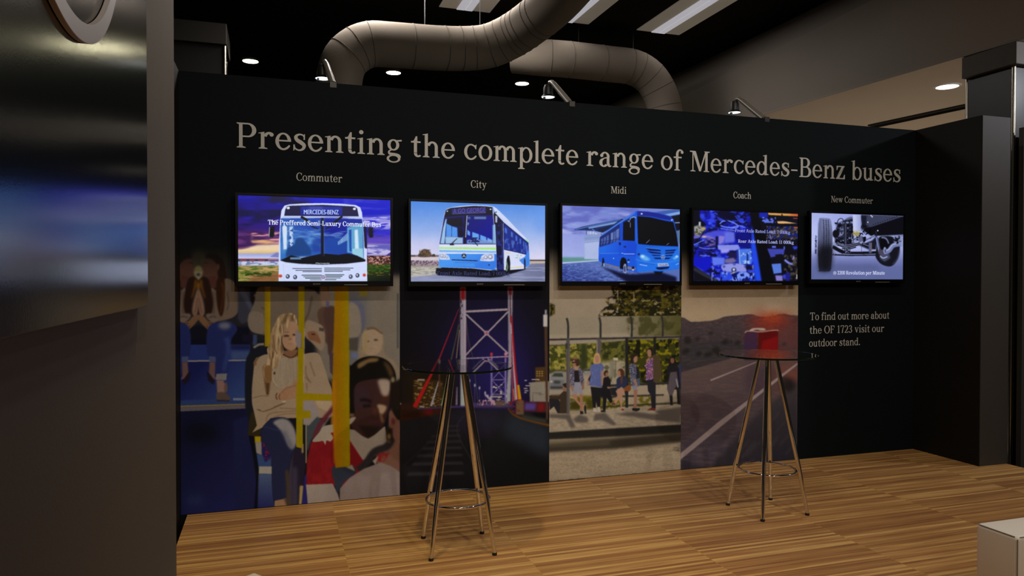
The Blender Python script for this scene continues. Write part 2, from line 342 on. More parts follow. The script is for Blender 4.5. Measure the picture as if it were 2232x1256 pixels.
    def text(s, st, x, y, h, w, col, y2=None, sans=False, bold=0.0):   # lettering laid over the picture, baseline from (x, y)
        ps, tw = (sans_polys(st) if sans else text_polys(st)); dy = ((y2 - y) / w) if y2 is not None else 0
        for q in (ps if not bold else [[(u + d, v) for u, v in q] for q in ps for d in (-bold, bold)]):
            pts = [(x + u / tw * w, y - v * h + dy * u / tw * w) for u, v in q]; ox, oy, sc = s.o
            s.over.append(([(ox + px / sc, oy + py / sc) for px, py in pts], col))
    def sample(s, uv):
        x = np.clip((uv[:, 0] - s.x0) * s.k - .5, 0, s.w - 1.001); y = np.clip((uv[:, 1] - s.y0) * s.k - .5, 0, s.h - 1.001)
        xi, yi = x.astype(int), y.astype(int); fx, fy = (x - xi)[:, None], (y - yi)[:, None]; I = s.im
        xj, yj = np.minimum(xi + 1, s.w - 1), np.minimum(yi + 1, s.h - 1)
        return (I[yi, xi] * (1 - fx) + I[yi, xj] * fx) * (1 - fy) + (I[yj, xi] * (1 - fx) + I[yj, xj] * fx) * fy
def grid_mesh(name, x0, x1, z0, z1, step, y, pic, H, m, tone, post=None):
    nx, nz = max(2, int(round((x1 - x0) / step))), max(2, int(round((z1 - z0) / step)))
    X, Z = np.meshgrid(np.linspace(x0, x1, nx + 1), np.linspace(z0, z1, nz + 1)); xz = np.c_[X.ravel(), Z.ravel()]
    c = tone(lin(np.clip(pic.sample(happly(np.linalg.inv(H), xz)), 0, 255)))
    if post: c = post(c, xz)
    V = [np.c_[xz[:, 0], np.full(len(xz), y), xz[:, 1]]]; C = [c]
    i = np.arange((nx + 1) * (nz + 1)).reshape(nz + 1, nx + 1)
    Q = np.stack([i[:-1, :-1], i[:-1, 1:], i[1:, 1:], i[1:, :-1]], -1).reshape(-1, 4)
    loops = [Q.ravel()]; sizes = [np.full(len(Q), 4)]; nv = len(xz)
    for pts, col in pic.over:
        q = happly(H, pts); k = len(q)
        V.append(np.c_[q[:, 0], np.full(k, y - .0006), q[:, 1]]); C.append(np.tile(tone(lin(np.array([col]))), (k, 1)))
        area = sum(q[j - 1, 0] * q[j, 1] - q[j, 0] * q[j - 1, 1] for j in range(k))
        idx = np.arange(nv, nv + k); loops.append(idx if area > 0 else idx[::-1]); sizes.append([k]); nv += k
    V = np.concatenate(V); C = np.concatenate(C); loops = np.concatenate(loops).astype(np.int32); sizes = np.concatenate(sizes).astype(np.int32)
    me = bpy.data.meshes.new(name); me.vertices.add(len(V)); me.vertices.foreach_set('co', V.astype(np.float32).ravel())
    me.loops.add(len(loops)); me.loops.foreach_set('vertex_index', loops)
    me.polygons.add(len(sizes)); me.polygons.foreach_set('loop_start', np.concatenate([[0], np.cumsum(sizes)[:-1]]).astype(np.int32)); me.polygons.foreach_set('loop_total', sizes)
    me.update(calc_edges=True)
    at = me.color_attributes.new('picture', 'FLOAT_COLOR', 'POINT'); at.data.foreach_set('color', np.c_[C, np.ones(len(C))].astype(np.float32).ravel())
    me.materials.append(m); o = bpy.data.objects.new(name, me); COL.objects.link(o); return o

# ---- print 1: passengers on a bus
def paint_bus_interior():
    p = Pic(384, 480, 876, 1135, seed=3); P, R, E, L, N = p.P, p.R, p.E, p.L, p.N
    p.view(0, 0, 1); R(380, 470, 880, 1140, (20, 18, 22)); R(380, 560, 700, 760, (30, 28, 30), 20)
    R(690, 600, 880, 830, (104, 95, 82), 6); R(745, 625, 800, 800, (88, 86, 84), 8)
    p.view(380, 530, 3.396)
    R(130, 20, 420, 300, (44, 40, 30), 40); E(180, 150, 45, 120, (70, 60, 40), 25)
    R(30, 620, 560, 760, (14, 14, 24), 10); R(60, 752, 560, 868, (33, 43, 92)); R(300, 752, 560, 790, (26, 30, 66), 6); R(420, 800, 560, 865, (52, 66, 100), 10)
    R(30, 870, 560, 1200, (22, 24, 68), g=((44, 62, 104), (200, 900), (480, 1180))); P([(90, 868), (535, 862), (535, 873), (90, 880)], (112, 106, 106))
    P([(30, 1165), (560, 1150), (560, 1195), (30, 1210)], (38, 52, 92), 3); R(435, 1148, 540, 1164, (100, 106, 125), 2)
    P([(30, 1205), (540, 1188), (540, 1198), (30, 1216)], (120, 100, 46), 1); P([(30, 1216), (540, 1198), (530, 1232), (30, 1250)], (84, 76, 80), 2)
    p.view(380, 850, 4.485)
    P([(50, 212), (715, 182), (830, 1160), (50, 1230)], (17, 18, 40), 3, g=((26, 27, 66), (200, 350), (640, 1100))); E(260, 420, 180, 110, (13, 14, 24), 60)
    P([(575, 300), (720, 250), (780, 1150), (590, 1170)], (24, 26, 58), 12); E(200, 1080, 90, 60, (30, 38, 70), 40)
    # mirrored pair of seated women
    p.view(385, 540, 6.281)
    def mir(f):
        f(lambda a: a); f(lambda a: [(596 - x, y) for x, y in a])
    def woman(t):
        P(t([(400, 120), (470, 80), (570, 100), (640, 180), (680, 330), (690, 450), (650, 640), (640, 850), (600, 930), (560, 900), (540, 700), (540, 480), (470, 300)]), (34, 19, 13), 8, sm=1)
        P(t([(660, 430), (760, 450), (830, 540), (855, 700), (850, 860), (760, 960), (560, 1010), (470, 1000), (470, 560), (540, 580)]), (92, 76, 62), 6, sm=1)
        L(t([(500, 600), (510, 800), (500, 960)]), 34, (70, 55, 48), 14, .8, 1)
        P(t([(545, 430), (650, 420), (660, 640), (645, 860), (600, 940), (550, 760)]), (38, 20, 12), 8, sm=1)
        L(t([(620, 480), (640, 620), (600, 900)]), (30, 14), (72, 38, 14), 10, .8, 1); L(t([(690, 600), (710, 760), (690, 860)]), 14, (58, 46, 38), 5, .8, 1)
        P(t([(370, 190), (400, 150), (480, 160), (560, 240), (585, 280), (560, 330), (560, 430), (480, 470), (420, 410), (370, 390), (350, 320), (358, 260)]), (74, 47, 37), 8, sm=1)
        P(t([(430, 400), (545, 380), (540, 540), (470, 560)]), (66, 38, 30), 8); E(*t([(570, 255)])[0], 16, 34, (84, 54, 42), 6); L(t([(370, 215), (430, 205)]), 10, (34, 22, 20), 6)
    mir(woman)
    R(-40, 0, 34, 1256, (14, 14, 13))
    E(298, 250, 60, 170, (56, 50, 36), 28)
    def hair(t):
        P(t([(300, 440), (360, 400), (430, 430), (470, 560), (500, 760), (470, 920), (400, 930), (390, 760), (340, 600)]), (32, 18, 14), 8, sm=1)
        L(t([(330, 440), (350, 560), (390, 690)]), (40, 20), (92, 56, 16), 12, .9, 1)
        P(t([(298, 570), (320, 590), (370, 760), (380, 900), (330, 940), (298, 800)]), (112, 84, 64), 8, sm=1); L(t([(310, 690), (330, 820), (350, 900)]), 10, (76, 40, 34), 5, .8, 1)
        P(t([(298, 920), (370, 940), (440, 1010), (520, 1000), (520, 1040), (470, 1080), (440, 1130), (400, 1100), (298, 985)]), (98, 70, 48), 6, sm=1)
        L(t([(430, 1040), (500, 1030)]), 9, (50, 32, 26), 4); L(t([(410, 1060), (430, 1110)]), 8, (52, 34, 26), 4)
        P(t([(400, 930), (440, 900), (560, 930), (540, 1010), (450, 1000)]), (96, 80, 68), 8, sm=1); L(t([(440, 960), (500, 940), (545, 950)]), 20, (56, 44, 40), 10, .8, 1)
    mir(hair)
    E(298, 335, 62, 90, (112, 100, 66), 14); P([(240, 330), (356, 330), (300, 450)], (128, 114, 78), 8); E(298, 370, 28, 22, (44, 48, 66), 8); E(298, 520, 26, 50, (104, 66, 18), 16)
    P([(-20, 1060), (120, 1080), (160, 1140), (298, 1050), (440, 1140), (470, 1080), (520, 1256), (60, 1256), (-20, 1256)], (16, 16, 24), 8)
    p.view(380, 530, 3.396)
    for t in ((lambda a: a), (lambda a: [(360 - x, y) for x, y in a])):
        P(t([(262, 610), (330, 585), (420, 585), (465, 640), (420, 720), (400, 850), (388, 968), (308, 975), (300, 850), (252, 850), (238, 700)]), (29, 35, 76), 4, sm=1)
        E(*t([(372, 612)])[0], 45, 26, (96, 94, 100), 12, .9); L(t([(385, 700), (400, 780), (365, 950)]), (40, 24), (44, 56, 104), 10, .8, 1)
        P(t([(256, 838), (305, 842), (305, 884), (258, 880)]), (62, 68, 96), 3); P(t([(262, 880), (303, 884), (300, 985), (315, 1010), (280, 1005), (256, 960)]), (92, 66, 60), 4)
        P(t([(236, 950), (256, 960), (300, 1020), (290, 1050), (250, 1020)]), (26, 20, 30), 4)
    R(-30, 560, 38, 1230, (14, 14, 14))
    P([(312, 968), (390, 965), (384, 1016), (306, 1012)], (106, 100, 98), 2); P([(312, 1014), (362, 1016), (378, 1050), (372, 1110), (318, 1112)], (116, 88, 78), 3); E(382, 1070, 12, 40, (88, 66, 56), 4)
    P([(315, 1110), (370, 1105), (412, 1145), (405, 1168), (340, 1170), (312, 1150)], (74, 60, 52), 3, sm=1); L([(315, 1166), (410, 1168)], 10, (34, 28, 36), 3)
    # standing passengers behind
    P([(470, 330), (640, 330), (600, 560), (500, 600), (470, 560)], (46, 46, 54), 6); L([(490, 330), (540, 420), (575, 500)], (50, 20), (66, 66, 76), 10, .8, 1)
    P([(560, 330), (640, 330), (585, 470), (560, 420)], (22, 18, 20), 5); L([(590, 385), (625, 400)], 16, (96, 70, 50), 4)
    p.view(540, 620, 5.0)
    P([(120, 30), (330, 20), (480, 40), (700, 60), (850, 120), (930, 420), (900, 560), (700, 560), (280, 560), (120, 540), (30, 500), (0, 400), (20, 320), (70, 200)], (92, 80, 66), 4, sm=1)
    P([(30, 300), (170, 330), (180, 520), (60, 520), (5, 430)], (104, 92, 78), 6, sm=1); L([(150, 250), (230, 330), (230, 560)], 16, (66, 56, 46), 8, .8, 1)
    E(510, 20, 70, 40, (40, 22, 14), 6); P([(690, 20), (880, 20), (870, 130), (760, 100)], (30, 26, 34), 8); L([(700, 130), (660, 320), (600, 420)], 20, (68, 56, 46), 8, .9, 1)
    P([(790, 20), (860, 10), (900, 180), (860, 260), (800, 200)], (112, 88, 70), 8, sm=1)
    P([(760, 300), (900, 240), (960, 300), (960, 620), (840, 620)], (74, 54, 44), 8, sm=1)
    p.view(540, 670, 5.46)
    P([(700, 160), (830, 190), (900, 240), (920, 380), (880, 520), (760, 420), (680, 330)], (126, 106, 86), 5, sm=1); P([(715, 300), (800, 290), (860, 380), (860, 430), (790, 400), (730, 380)], (112, 74, 50), 5, sm=1); L([(760, 320), (800, 322)], 16, (52, 34, 26), 4)
    P([(850, 240), (910, 250), (905, 290), (850, 280)], (66, 58, 50), 3); P([(900, 40), (1040, 20), (1020, 480), (960, 560), (940, 300)], (66, 46, 38), 8, sm=1)
    # seat back and blond passenger
    P([(150, 390), (215, 430), (210, 560), (120, 640), (80, 800), (60, 1000), (70, 1200), (100, 1256), (-20, 1256), (-30, 700), (20, 540), (80, 440)], (22, 24, 30), 5, sm=1); L([(70, 480), (130, 445), (195, 440)], 26, (120, 112, 98), 5, 1, 1)
    R(60, 325, 110, 450, (48, 58, 86), 5); R(-60, 325, 60, 410, (20, 18, 34), 5)
    R(203, -260, 271, 468, (126, 101, 8), 2, g=((140, 112, 10), (203, 0), (250, 0)))
    coat = (136, 116, 93)
    P([(180, 570), (300, 560), (600, 585), (650, 560), (830, 545), (900, 680), (960, 870), (1005, 1010), (1010, 1300), (280, 1300), (120, 1262), (60, 1190), (48, 1010), (66, 790), (90, 640)], coat, 4, sm=1)
    P([(330, 640), (600, 590), (600, 940), (430, 975), (330, 920), (285, 790)], (140, 124, 103), 6, sm=1); N([(330, 640), (600, 590), (600, 940), (430, 975), (330, 920), (285, 790)], (122, 106, 86), 16, 200, .45, .7, 6, .6)
    P([(68, 660), (100, 600), (150, 590), (110, 640), (110, 690), (75, 710)], (124, 96, 66), 4); L([(75, 690), (95, 640), (120, 600)], 12, (72, 50, 32), 5, .8, 1)
    P([(185, 700), (280, 690), (275, 830), (250, 1040), (215, 1000), (195, 850)], (90, 62, 38), 8, sm=1); L([(240, 880), (235, 1040)], 22, (66, 44, 28), 6, .9); L([(60, 1080), (160, 1055), (245, 1058)], 7, (96, 72, 50), 3, 1, 1)
    L([(290, 760), (300, 860), (350, 940)], 8, (168, 150, 120), 3, .9, 1); E(318, 785, 11, 18, (56, 40, 30), 3)
    for q in ([(690, 700), (690, 780), (720, 860), (755, 900)], [(740, 650), (770, 740), (800, 820)], [(700, 900), (705, 990)], [(680, 830), (740, 880)]): L(q, 12, (104, 76, 50), 5, .8, 1)
    P([(590, 860), (590, 1060), (520, 1090), (440, 1110), (380, 1105), (345, 1060), (400, 1000), (450, 950), (520, 930)], (140, 104, 76), 5, sm=1); L([(400, 1020), (470, 960), (580, 930)], 10, (112, 78, 54), 6, .7, 1)
    L([(350, 1020), (335, 1060), (350, 1100)], 12, (74, 46, 30), 3, 1, 1); L([(385, 1030), (372, 1070), (385, 1100)], 9, (84, 54, 36), 3, 1, 1)
    L([(440, 1140), (330, 1180), (260, 1225), (140, 1250)], 8, (92, 64, 44), 4, 1, 1); P([(400, 1115), (460, 1110), (430, 1145)], (166, 148, 122), 3)
    P([(420, 520), (592, 500), (592, 590), (500, 610), (430, 580)], (112, 78, 54), 5); L([(425, 560), (500, 598), (560, 580), (592, 540)], 12, (60, 38, 28), 3, 1, 1)
    P([(470, 190), (540, 170), (600, 220), (606, 330), (596, 440), (560, 500), (500, 515), (440, 480), (408, 410), (415, 340)], (146, 112, 84), 5, sm=1)
    L([(432, 345), (460, 338), (490, 344)], 20, (52, 34, 26), 5, 1, 1); L([(535, 325), (565, 330)], 18, (50, 34, 26), 4); L([(440, 300), (490, 295)], 7, (96, 66, 44), 4); E(505, 378, 16, 10, (118, 80, 58), 6); L([(474, 434), (510, 438), (542, 432)], 9, (132, 84, 68), 5, .8, 1); E(560, 400, 30, 50, (164, 132, 104), 14, .7)
    hair = [(470, 70), (530, 75), (570, 110), (588, 190), (560, 190), (515, 140), (480, 230), (410, 340), (400, 420), (425, 500), (415, 570), (370, 640), (345, 730), (290, 720), (270, 790), (285, 860), (240, 900), (205, 860), (185, 720), (240, 600), (232, 500), (265, 430), (275, 320), (320, 200), (380, 100)]
    P(hair, (134, 108, 76), 4, sm=1); N(hair, (92, 66, 40), 26, 120, .5, .65, 4, .9, 1); N(hair, (170, 146, 110), 22, 140, .52, .66, 4, .8, 1)
    L([(470, 80), (440, 150), (400, 200)], 44, (86, 66, 40), 14, .8, 1); L([(300, 330), (320, 480), (350, 560)], 12, (88, 62, 38), 6, .9, 1); P([(200, 720), (275, 700), (285, 860), (240, 900), (205, 850)], (112, 80, 46), 6, sm=1)
    L([(510, 90), (550, 160)], 16, (92, 70, 44), 5)
    P([(590, 255), (640, 260), (640, 485), (595, 490), (565, 400), (572, 280)], (122, 108, 108), 3)
    R(604, -260, 673, 300, (130, 110, 6), 2); P([(640, 250), (673, 250), (662, 700), (650, 1300), (575, 1300), (592, 900), (598, 488), (640, 486)], (132, 114, 4), 2); L([(676, 250), (662, 900)], 10, (150, 132, 100), 4)
    P([(600, 1018), (1010, 1042), (1010, 1106), (590, 1106)], (132, 112, 6), 2)
    # right background figure and wide post
    p.view(620, 600, 5.023)
    P([(690, 280), (760, 250), (840, 300), (880, 400), (870, 620), (830, 600), (820, 420), (760, 310)], (82, 80, 92), 6, sm=1); P([(455, 280), (490, 290), (490, 350), (455, 350)], (70, 70, 96), 4); R(820, 140, 910, 230, (110, 98, 40), 5)
    P([(700, 330), (780, 320), (830, 430), (830, 640), (700, 700)], (116, 104, 88), 8, sm=1); P([(700, 690), (810, 680), (800, 830), (700, 820)], (66, 60, 52), 8)
    P([(815, 780), (850, 640), (930, 575), (1030, 590), (1085, 680), (1100, 860), (1200, 940), (1260, 1100), (1100, 1200), (820, 1000)], (118, 102, 82), 8, sm=1)
    P([(860, 640), (940, 600), (1050, 610), (1075, 720), (1050, 830), (960, 880), (880, 850), (850, 760)], (138, 116, 92), 6, sm=1); L([(900, 590), (980, 580), (1070, 640)], 18, (76, 58, 36), 8, .9, 1)
    E(1000, 710, 24, 12, (74, 60, 50), 5); E(918, 725, 14, 10, (90, 76, 60), 5); L([(930, 805), (990, 800)], 7, (120, 90, 72), 5, .7); R(1230, 200, 1250, 800, (66, 66, 64), 6)
    L([(880, 600), (890, 780), (850, 860)], 30, (134, 116, 70), 10, .7, 1)
    P([(490, 850), (550, 850), (550, 1130), (500, 1060)], (64, 48, 56), 6); E(770, 880, 40, 30, (86, 92, 118), 8)
    # lower half
    p.view(530, 860, 5.025)
    P([(90, 200), (205, 190), (190, 440), (100, 460), (50, 440)], (40, 34, 20), 6, sm=1); R(125, 460, 195, 530, (146, 124, 14), 4); P([(130, 520), (205, 520), (207, 670), (138, 640)], (124, 116, 108), 4)
    P([(140, 650), (310, 680), (310, 800), (165, 800)], (46, 62, 100), 4); P([(195, 380), (320, 420), (320, 660), (300, 700), (240, 745), (205, 640)], (27, 27, 72), 4); N([(215, 500), (310, 560), (300, 700), (230, 730)], (110, 22, 40), 26, 14, .55, .62)
    P([(170, 788), (314, 790), (314, 872), (170, 868)], (134, 128, 118), 3); P([(168, 870), (314, 872), (322, 1100), (350, 1256), (150, 1256)], (62, 74, 104), 3, g=((32, 36, 78), (250, 900), (250, 1230)))
    P([(60, 450), (118, 460), (168, 800), (158, 1256), (118, 1256), (150, 860)], (12, 13, 20), 6)
    P([(110, 150), (210, 190), (590, 110), (596, 256), (470, 262), (400, 246), (300, 262), (215, 360), (100, 418), (150, 340)], coat, 3, sm=0); L([(210, 190), (330, 150), (460, 95)], 8, (92, 66, 46), 3, 1, 1)
    for q in ([(250, 300), (270, 230), (340, 200), (585, 180)], [(330, 250), (450, 215), (590, 210)], [(400, 150), (590, 160)]): L(q, 8, (104, 76, 52), 4, .9, 1)
    jeans = [(225, 340), (300, 270), (400, 248), (480, 262), (540, 330), (585, 450), (585, 560), (540, 640), (505, 800), (470, 960), (468, 1150), (405, 1175), (335, 1145), (312, 950), (312, 700), (240, 560), (205, 480), (215, 370)]
    P(jeans, (29, 32, 56), 3, sm=1); P([(330, 305), (420, 264), (500, 290), (555, 370), (585, 470), (580, 540), (540, 600), (490, 560), (440, 440), (380, 360)], (124, 118, 116), 10, sm=1); L([(440, 400), (490, 500), (540, 600)], 40, (70, 70, 88), 22, .7, 1); L([(230, 350), (330, 380), (420, 400)], 10, (48, 52, 78), 6, .7, 1)
    P([(345, 1165), (465, 1140), (500, 1225), (345, 1245)], (128, 98, 72), 3); P([(440, 1140), (500, 1130), (520, 1225), (480, 1225)], (84, 62, 46), 4)
    P([(545, 640), (585, 575), (650, 610), (680, 760), (650, 980), (612, 1225), (490, 1225), (480, 1000), (510, 800)], (32, 26, 40), 5, sm=1, g=((52, 46, 62), (560, 900), (520, 900))); R(545, 800, 590, 1225, (66, 60, 74), 18, .7); L([(480, 830), (500, 1225)], 40, (60, 48, 38), 10)
    P([(690, 300), (800, 240), (900, 330), (880, 420), (760, 480), (700, 620)], (56, 62, 66), 10, sm=1); P([(655, 70), (760, 60), (800, 130), (830, 220), (720, 340), (655, 330)], (126, 116, 112), 6); P([(790, 60), (980, 80), (930, 190), (820, 140)], (150, 130, 104), 6)
    L([(690, 310), (690, 750)], 12, (128, 114, 88), 3); P([(583, -20), (655, -20), (640, 590), (583, 575)], (132, 114, 4), 2); R(640, 540, 660, 640, (140, 120, 70), 4)
    R(583, 180, 738, 262, (132, 112, 6), 4); P([(590, 0), (980, 10), (980, 66), (590, 62)], (132, 112, 6), 2)
    P([(620, 1000), (665, 1000), (655, 1110), (640, 1215), (612, 1215)], (140, 118, 70), 4); P([(668, 900), (700, 860), (715, 1205), (640, 1215)], (34, 29, 86), 5)
    # front right: man in red and white, post, blurred shoulder
    p.view(620, 840, 4.485)
    P([(213, 985), (222, 720), (262, 560), (340, 470), (520, 430), (760, 520), (790, 800), (600, 985)], (104, 19, 24), 5, sm=0); N([(213, 985), (222, 720), (262, 560), (340, 470), (520, 430), (560, 985)], (122, 26, 30), 50, 90, .45, .7, 6, .7)
    L([(290, 520), (350, 380), (500, 200)], 44, (84, 34, 42), 8, 1, 1); L([(370, 410), (450, 300), (500, 250)], 14, (124, 104, 92), 6, .8, 1); R(455, 300, 515, 400, (130, 84, 30), 10)
    P([(272, 545), (340, 460), (385, 400), (510, 388), (522, 470), (480, 462), (452, 470), (476, 510), (450, 550), (412, 540), (400, 582), (375, 545), (330, 552)], (140, 128, 112), 3, sm=1)
    P([(630, 430), (760, 440), (820, 530), (980, 400), (1010, 560), (880, 690), (765, 735), (640, 540)], (128, 116, 104), 4); P([(640, 560), (770, 740), (725, 830), (640, 800)], (100, 18, 24), 4)
    P([(1040, 230), (1130, 200), (1130, 860), (900, 800), (900, 660), (1000, 560)], (104, 72, 58), 8); N([(900, 640), (1030, 660), (980, 740), (900, 760)], (112, 30, 30), 40, 30, .4, .55, 6)
    L([(720, 830), (800, 760), (880, 650), (1000, 600), (1050, 520), (1050, 400)], 70, (36, 33, 34), 8, 1, 1); L([(1010, 440), (1020, 560)], 24, (98, 78, 44), 8, .8)
    P([(210, 972), (470, 962), (520, 1056), (560, 1200), (230, 1180)], (134, 122, 112), 3, g=((120, 108, 102), (250, 1000), (450, 1180)))
    P([(540, 1200), (540, 1010), (640, 900), (780, 815), (940, 755), (1040, 790), (1130, 850), (1130, 1200)], (118, 104, 99), 5, sm=0, g=((108, 94, 89), (900, 800), (800, 1150))); P([(860, 740), (920, 690), (890, 780)], (130, 118, 106), 5)
    P([(470, 800), (650, 780), (700, 850), (600, 930), (545, 1000), (520, 1060), (490, 960)], (38, 43, 54), 5, sm=1); P([(600, 800), (660, 776), (690, 840)], (128, 116, 104), 5)
    p.view(745, 770, 6.608)
    P([(130, 180), (230, 95), (330, 55), (440, 42), (560, 60), (660, 110), (730, 190), (775, 300), (775, 420), (690, 440), (200, 460), (190, 880), (110, 880), (110, 200)], (17, 14, 11), 8, sm=1)
    P([(310, 110), (420, 70), (530, 78), (500, 120), (380, 140), (330, 175), (240, 220), (230, 160)], (104, 80, 48), 14, sm=1); P([(600, 120), (690, 180), (740, 300), (700, 350), (660, 260)], (66, 48, 28), 20, sm=1); E(735, 385, 28, 44, (118, 100, 72), 12)
    P([(195, 480), (300, 400), (560, 370), (700, 420), (705, 620), (660, 860), (610, 1030), (520, 1120), (440, 1210), (360, 1235), (240, 1150), (130, 1040), (185, 920), (180, 700)], (50, 30, 27), 8, sm=1)
    P([(200, 480), (380, 470), (400, 700), (260, 800), (190, 760)], (48, 32, 36), 30); P([(520, 400), (600, 372), (690, 400), (702, 520), (650, 620), (580, 600), (550, 520)], (140, 122, 106), 20, sm=1); P([(515, 740), (640, 765), (610, 860), (560, 890), (530, 820)], (140, 116, 90), 12, sm=1); L([(560, 880), (590, 1000)], 40, (104, 72, 48), 14)
    L([(260, 680), (330, 670), (430, 700)], 46, (24, 16, 18), 12, 1, 1); L([(300, 765), (420, 755)], 40, (22, 15, 18), 12); L([(560, 690), (660, 650)], 50, (60, 32, 16), 14); P([(440, 780), (520, 790), (520, 900), (450, 900)], (62, 36, 26), 18); L([(400, 985), (470, 990), (545, 985)], 40, (58, 30, 34), 14, 1, 1); P([(240, 1040), (560, 1060), (440, 1220), (360, 1230)], (30, 21, 17), 20)
    P([(95, 1130), (180, 1150), (380, 1232), (520, 1150), (620, 1060), (650, 1256), (90, 1256)], (130, 118, 105), 5)
    P([(75, 990), (130, 930), (190, 918), (196, 945), (130, 1020), (85, 1025)], (132, 118, 102), 5, sm=1); R(110, 870, 180, 920, (96, 66, 50), 10)
    P([(700, 420), (760, 430), (835, 380), (900, 380), (900, 960), (790, 960), (720, 840), (690, 700)], (25, 18, 13), 12); P([(680, 860), (720, 840), (760, 920), (835, 1000), (900, 1010), (900, 1300), (770, 1256), (690, 1080)], (104, 70, 58), 10, sm=1); E(740, 980, 30, 50, (82, 36, 36), 14); R(640, 1080, 730, 1256, (34, 24, 18), 14); E(680, 1200, 24, 40, (110, 88, 56), 12)
    p.view(620, 840, 4.485)
    P([(118, -30), (184, -30), (178, 600), (116, 590)], (132, 114, 4), 2); P([(130, 84), (480, 94), (480, 148), (130, 146)], (132, 112, 6), 2)
    p.view(0, 0, 1); P([(731, 600), (759.5, 600), (763, 1017), (731, 1020), (724, 860)], (134, 92, 4), 1, g=((128, 108, 2), (736, 800), (762, 800))); P([(724, 830), (732, 830), (731, 1010), (728, 1010)], (150, 96, 10), 2)
    return p

# ---- print 2: lit cable bridge at night
def paint_bridge():
    p = Pic(864, 480, 1204, 1100, seed=5); P, R, E, L, N = p.P, p.R, p.E, p.L, p.N
    p.view(860, 610, 2.563)
    R(-40, -400, 940, 1300, (14, 12, 15)); E(520, 420, 260, 330, (24, 19, 52), 120, .9); E(600, 560, 150, 200, (30, 24, 78), 80, .7); R(30, 480, 340, 760, (24, 17, 10), 40)
    R(-40, 730, 940, 1300, (25, 23, 25), 10, g=((14, 13, 14), (400, 760), (520, 1120))); P([(640, 740), (870, 820), (870, 1000), (600, 860)], (30, 34, 40), 30); P([(300, 760), (560, 730), (620, 800), (460, 900)], (30, 27, 42), 30, .7)
    for i, y in enumerate((815, 840, 868, 900, 935, 975, 1020, 1075)): P([(262 - i * 26, y), (360 + i * 3, y - 4), (362 + i * 4, y + 6 + i), (256 - i * 27, y + 10 + i * 1.6)], (36, 32, 35), 4)
    L([(390, 760), (350, 810), (360, 880), (420, 990), (520, 1160)], 5, (40, 38, 42), 3, .8, 1); L([(300, 790), (200, 900), (50, 1040)], 5, (33, 31, 34), 3, .8, 1)
    P([(30, 740), (300, 712), (300, 740), (30, 790)], (46, 22, 10), 6); R(30, 690, 140, 770, (34, 18, 12), 8); R(165, 712, 210, 755, (70, 16, 14), 6)
    R(420, 690, 660, 712, (60, 50, 74), 6); P([(130, 712), (620, 694), (620, 704), (130, 724)], (50, 38, 80), 3)
    P([(105, 562), (150, 555), (270, 566), (270, 710), (105, 720)], (42, 29, 13), 4); N([(105, 562), (270, 566), (270, 710), (105, 720)], (104, 80, 40), 16, 5, .62, .7)
    for x, y, w, c in ((128, 556, 40, (160, 150, 130)), (120, 575, 34, (110, 90, 50)), (130, 602, 40, (140, 125, 90)), (115, 640, 22, (120, 90, 40)), (190, 597, 20, (130, 95, 20)), (160, 655, 14, (120, 95, 40)), (300, 618, 16, (120, 80, 30)), (140, 706, 26, (150, 140, 125)), (210, 690, 14, (150, 140, 120)), (30, 690, 6, (150, 150, 120))): R(x, y, x + w, y + 6, c, 2)
    # building, hoarding and lamp on the right
    P([(786, 490), (842, 486), (842, 590), (786, 590)], (62, 42, 20), 2)
    for y in (510, 522, 534):
        for x in (792, 806, 820): R(x, y, x + 8, y + 5, (150, 130, 80), 1.5)
    for x, y, w in ((765, 555, 40), (750, 575, 14), (725, 560, 14), (722, 605, 20), (725, 618, 22), (730, 590, 26), (724, 628, 14), (800, 556, 10)): R(x, y, x + w, y + 5, (150, 145, 140), 1.5)
    P([(754, 578), (770, 572), (866, 566), (866, 684), (756, 684)], (114, 107, 94), 2); L([(772, 682), (772, 632), (818, 634)], 3, (60, 56, 50), 1); L([(800, 642), (834, 640)], 3, (84, 78, 70), 1.5); E(815, 638, 5, 10, (90, 84, 76), 3)
    P([(722, 680), (866, 684), (866, 742), (722, 736)], (58, 20, 30), 4); P([(730, 690), (790, 690), (785, 728), (725, 728)], (66, 52, 110), 6); R(800, 690, 835, 735, (92, 20, 18), 6); P([(760, 745), (866, 745), (866, 790), (810, 775)], (12, 11, 12), 5)
    L([(632, 714), (660, 750), (720, 778), (870, 815)], (6, 14), (82, 46, 14), 2, 1, 1); P([(700, 755), (780, 770), (850, 780), (850, 800), (720, 775)], (46, 48, 40), 8); R(678, 674, 722, 754, (84, 62, 42), 3)
    P([(836, 255), (853, 255), (858, 780), (846, 780)], (62, 43, 30), 2); P([(831, 195), (854, 195), (854, 262), (831, 262)], (158, 154, 165), 2); R(839, 168, 850, 196, (130, 126, 130), 2)
    # far tower
    for x in (541, 620): L([(x, 425), (x, 695)], 9, (110, 96, 150), 2); E(x, 416, 7, 9, (180, 50, 50), 2); R(x - 5, 424, x + 5, 440, (120, 30, 36), 2)
    for a, b in (((400, 440), (655, 428)), ((545, 475), (618, 472)), ((545, 560), (618, 558)), ((545, 640), (618, 640))): L([a, b], 7 if a[0] == 400 else 4, (124, 110, 130), 1)
    for a, b in (((548, 480), (616, 555)), ((616, 480), (548, 555)), ((548, 565), (616, 640)), ((616, 565), (548, 640))): L([a, b], 4, (104, 92, 132), 1)
    L([(500, 440), (436, 506)], 8, (112, 98, 118), 1); L([(520, 440), (580, 498)], 9, (124, 108, 122), 1); L([(640, 505), (655, 440)], 3, (90, 70, 90), 1)
    N([(545, 585), (618, 585), (618, 700), (545, 700)], (150, 140, 130), 16, 7, .6, .68); E(585, 690, 40, 16, (84, 66, 50), 8, .9); R(532, 650, 600, 658, (150, 140, 130), 2)
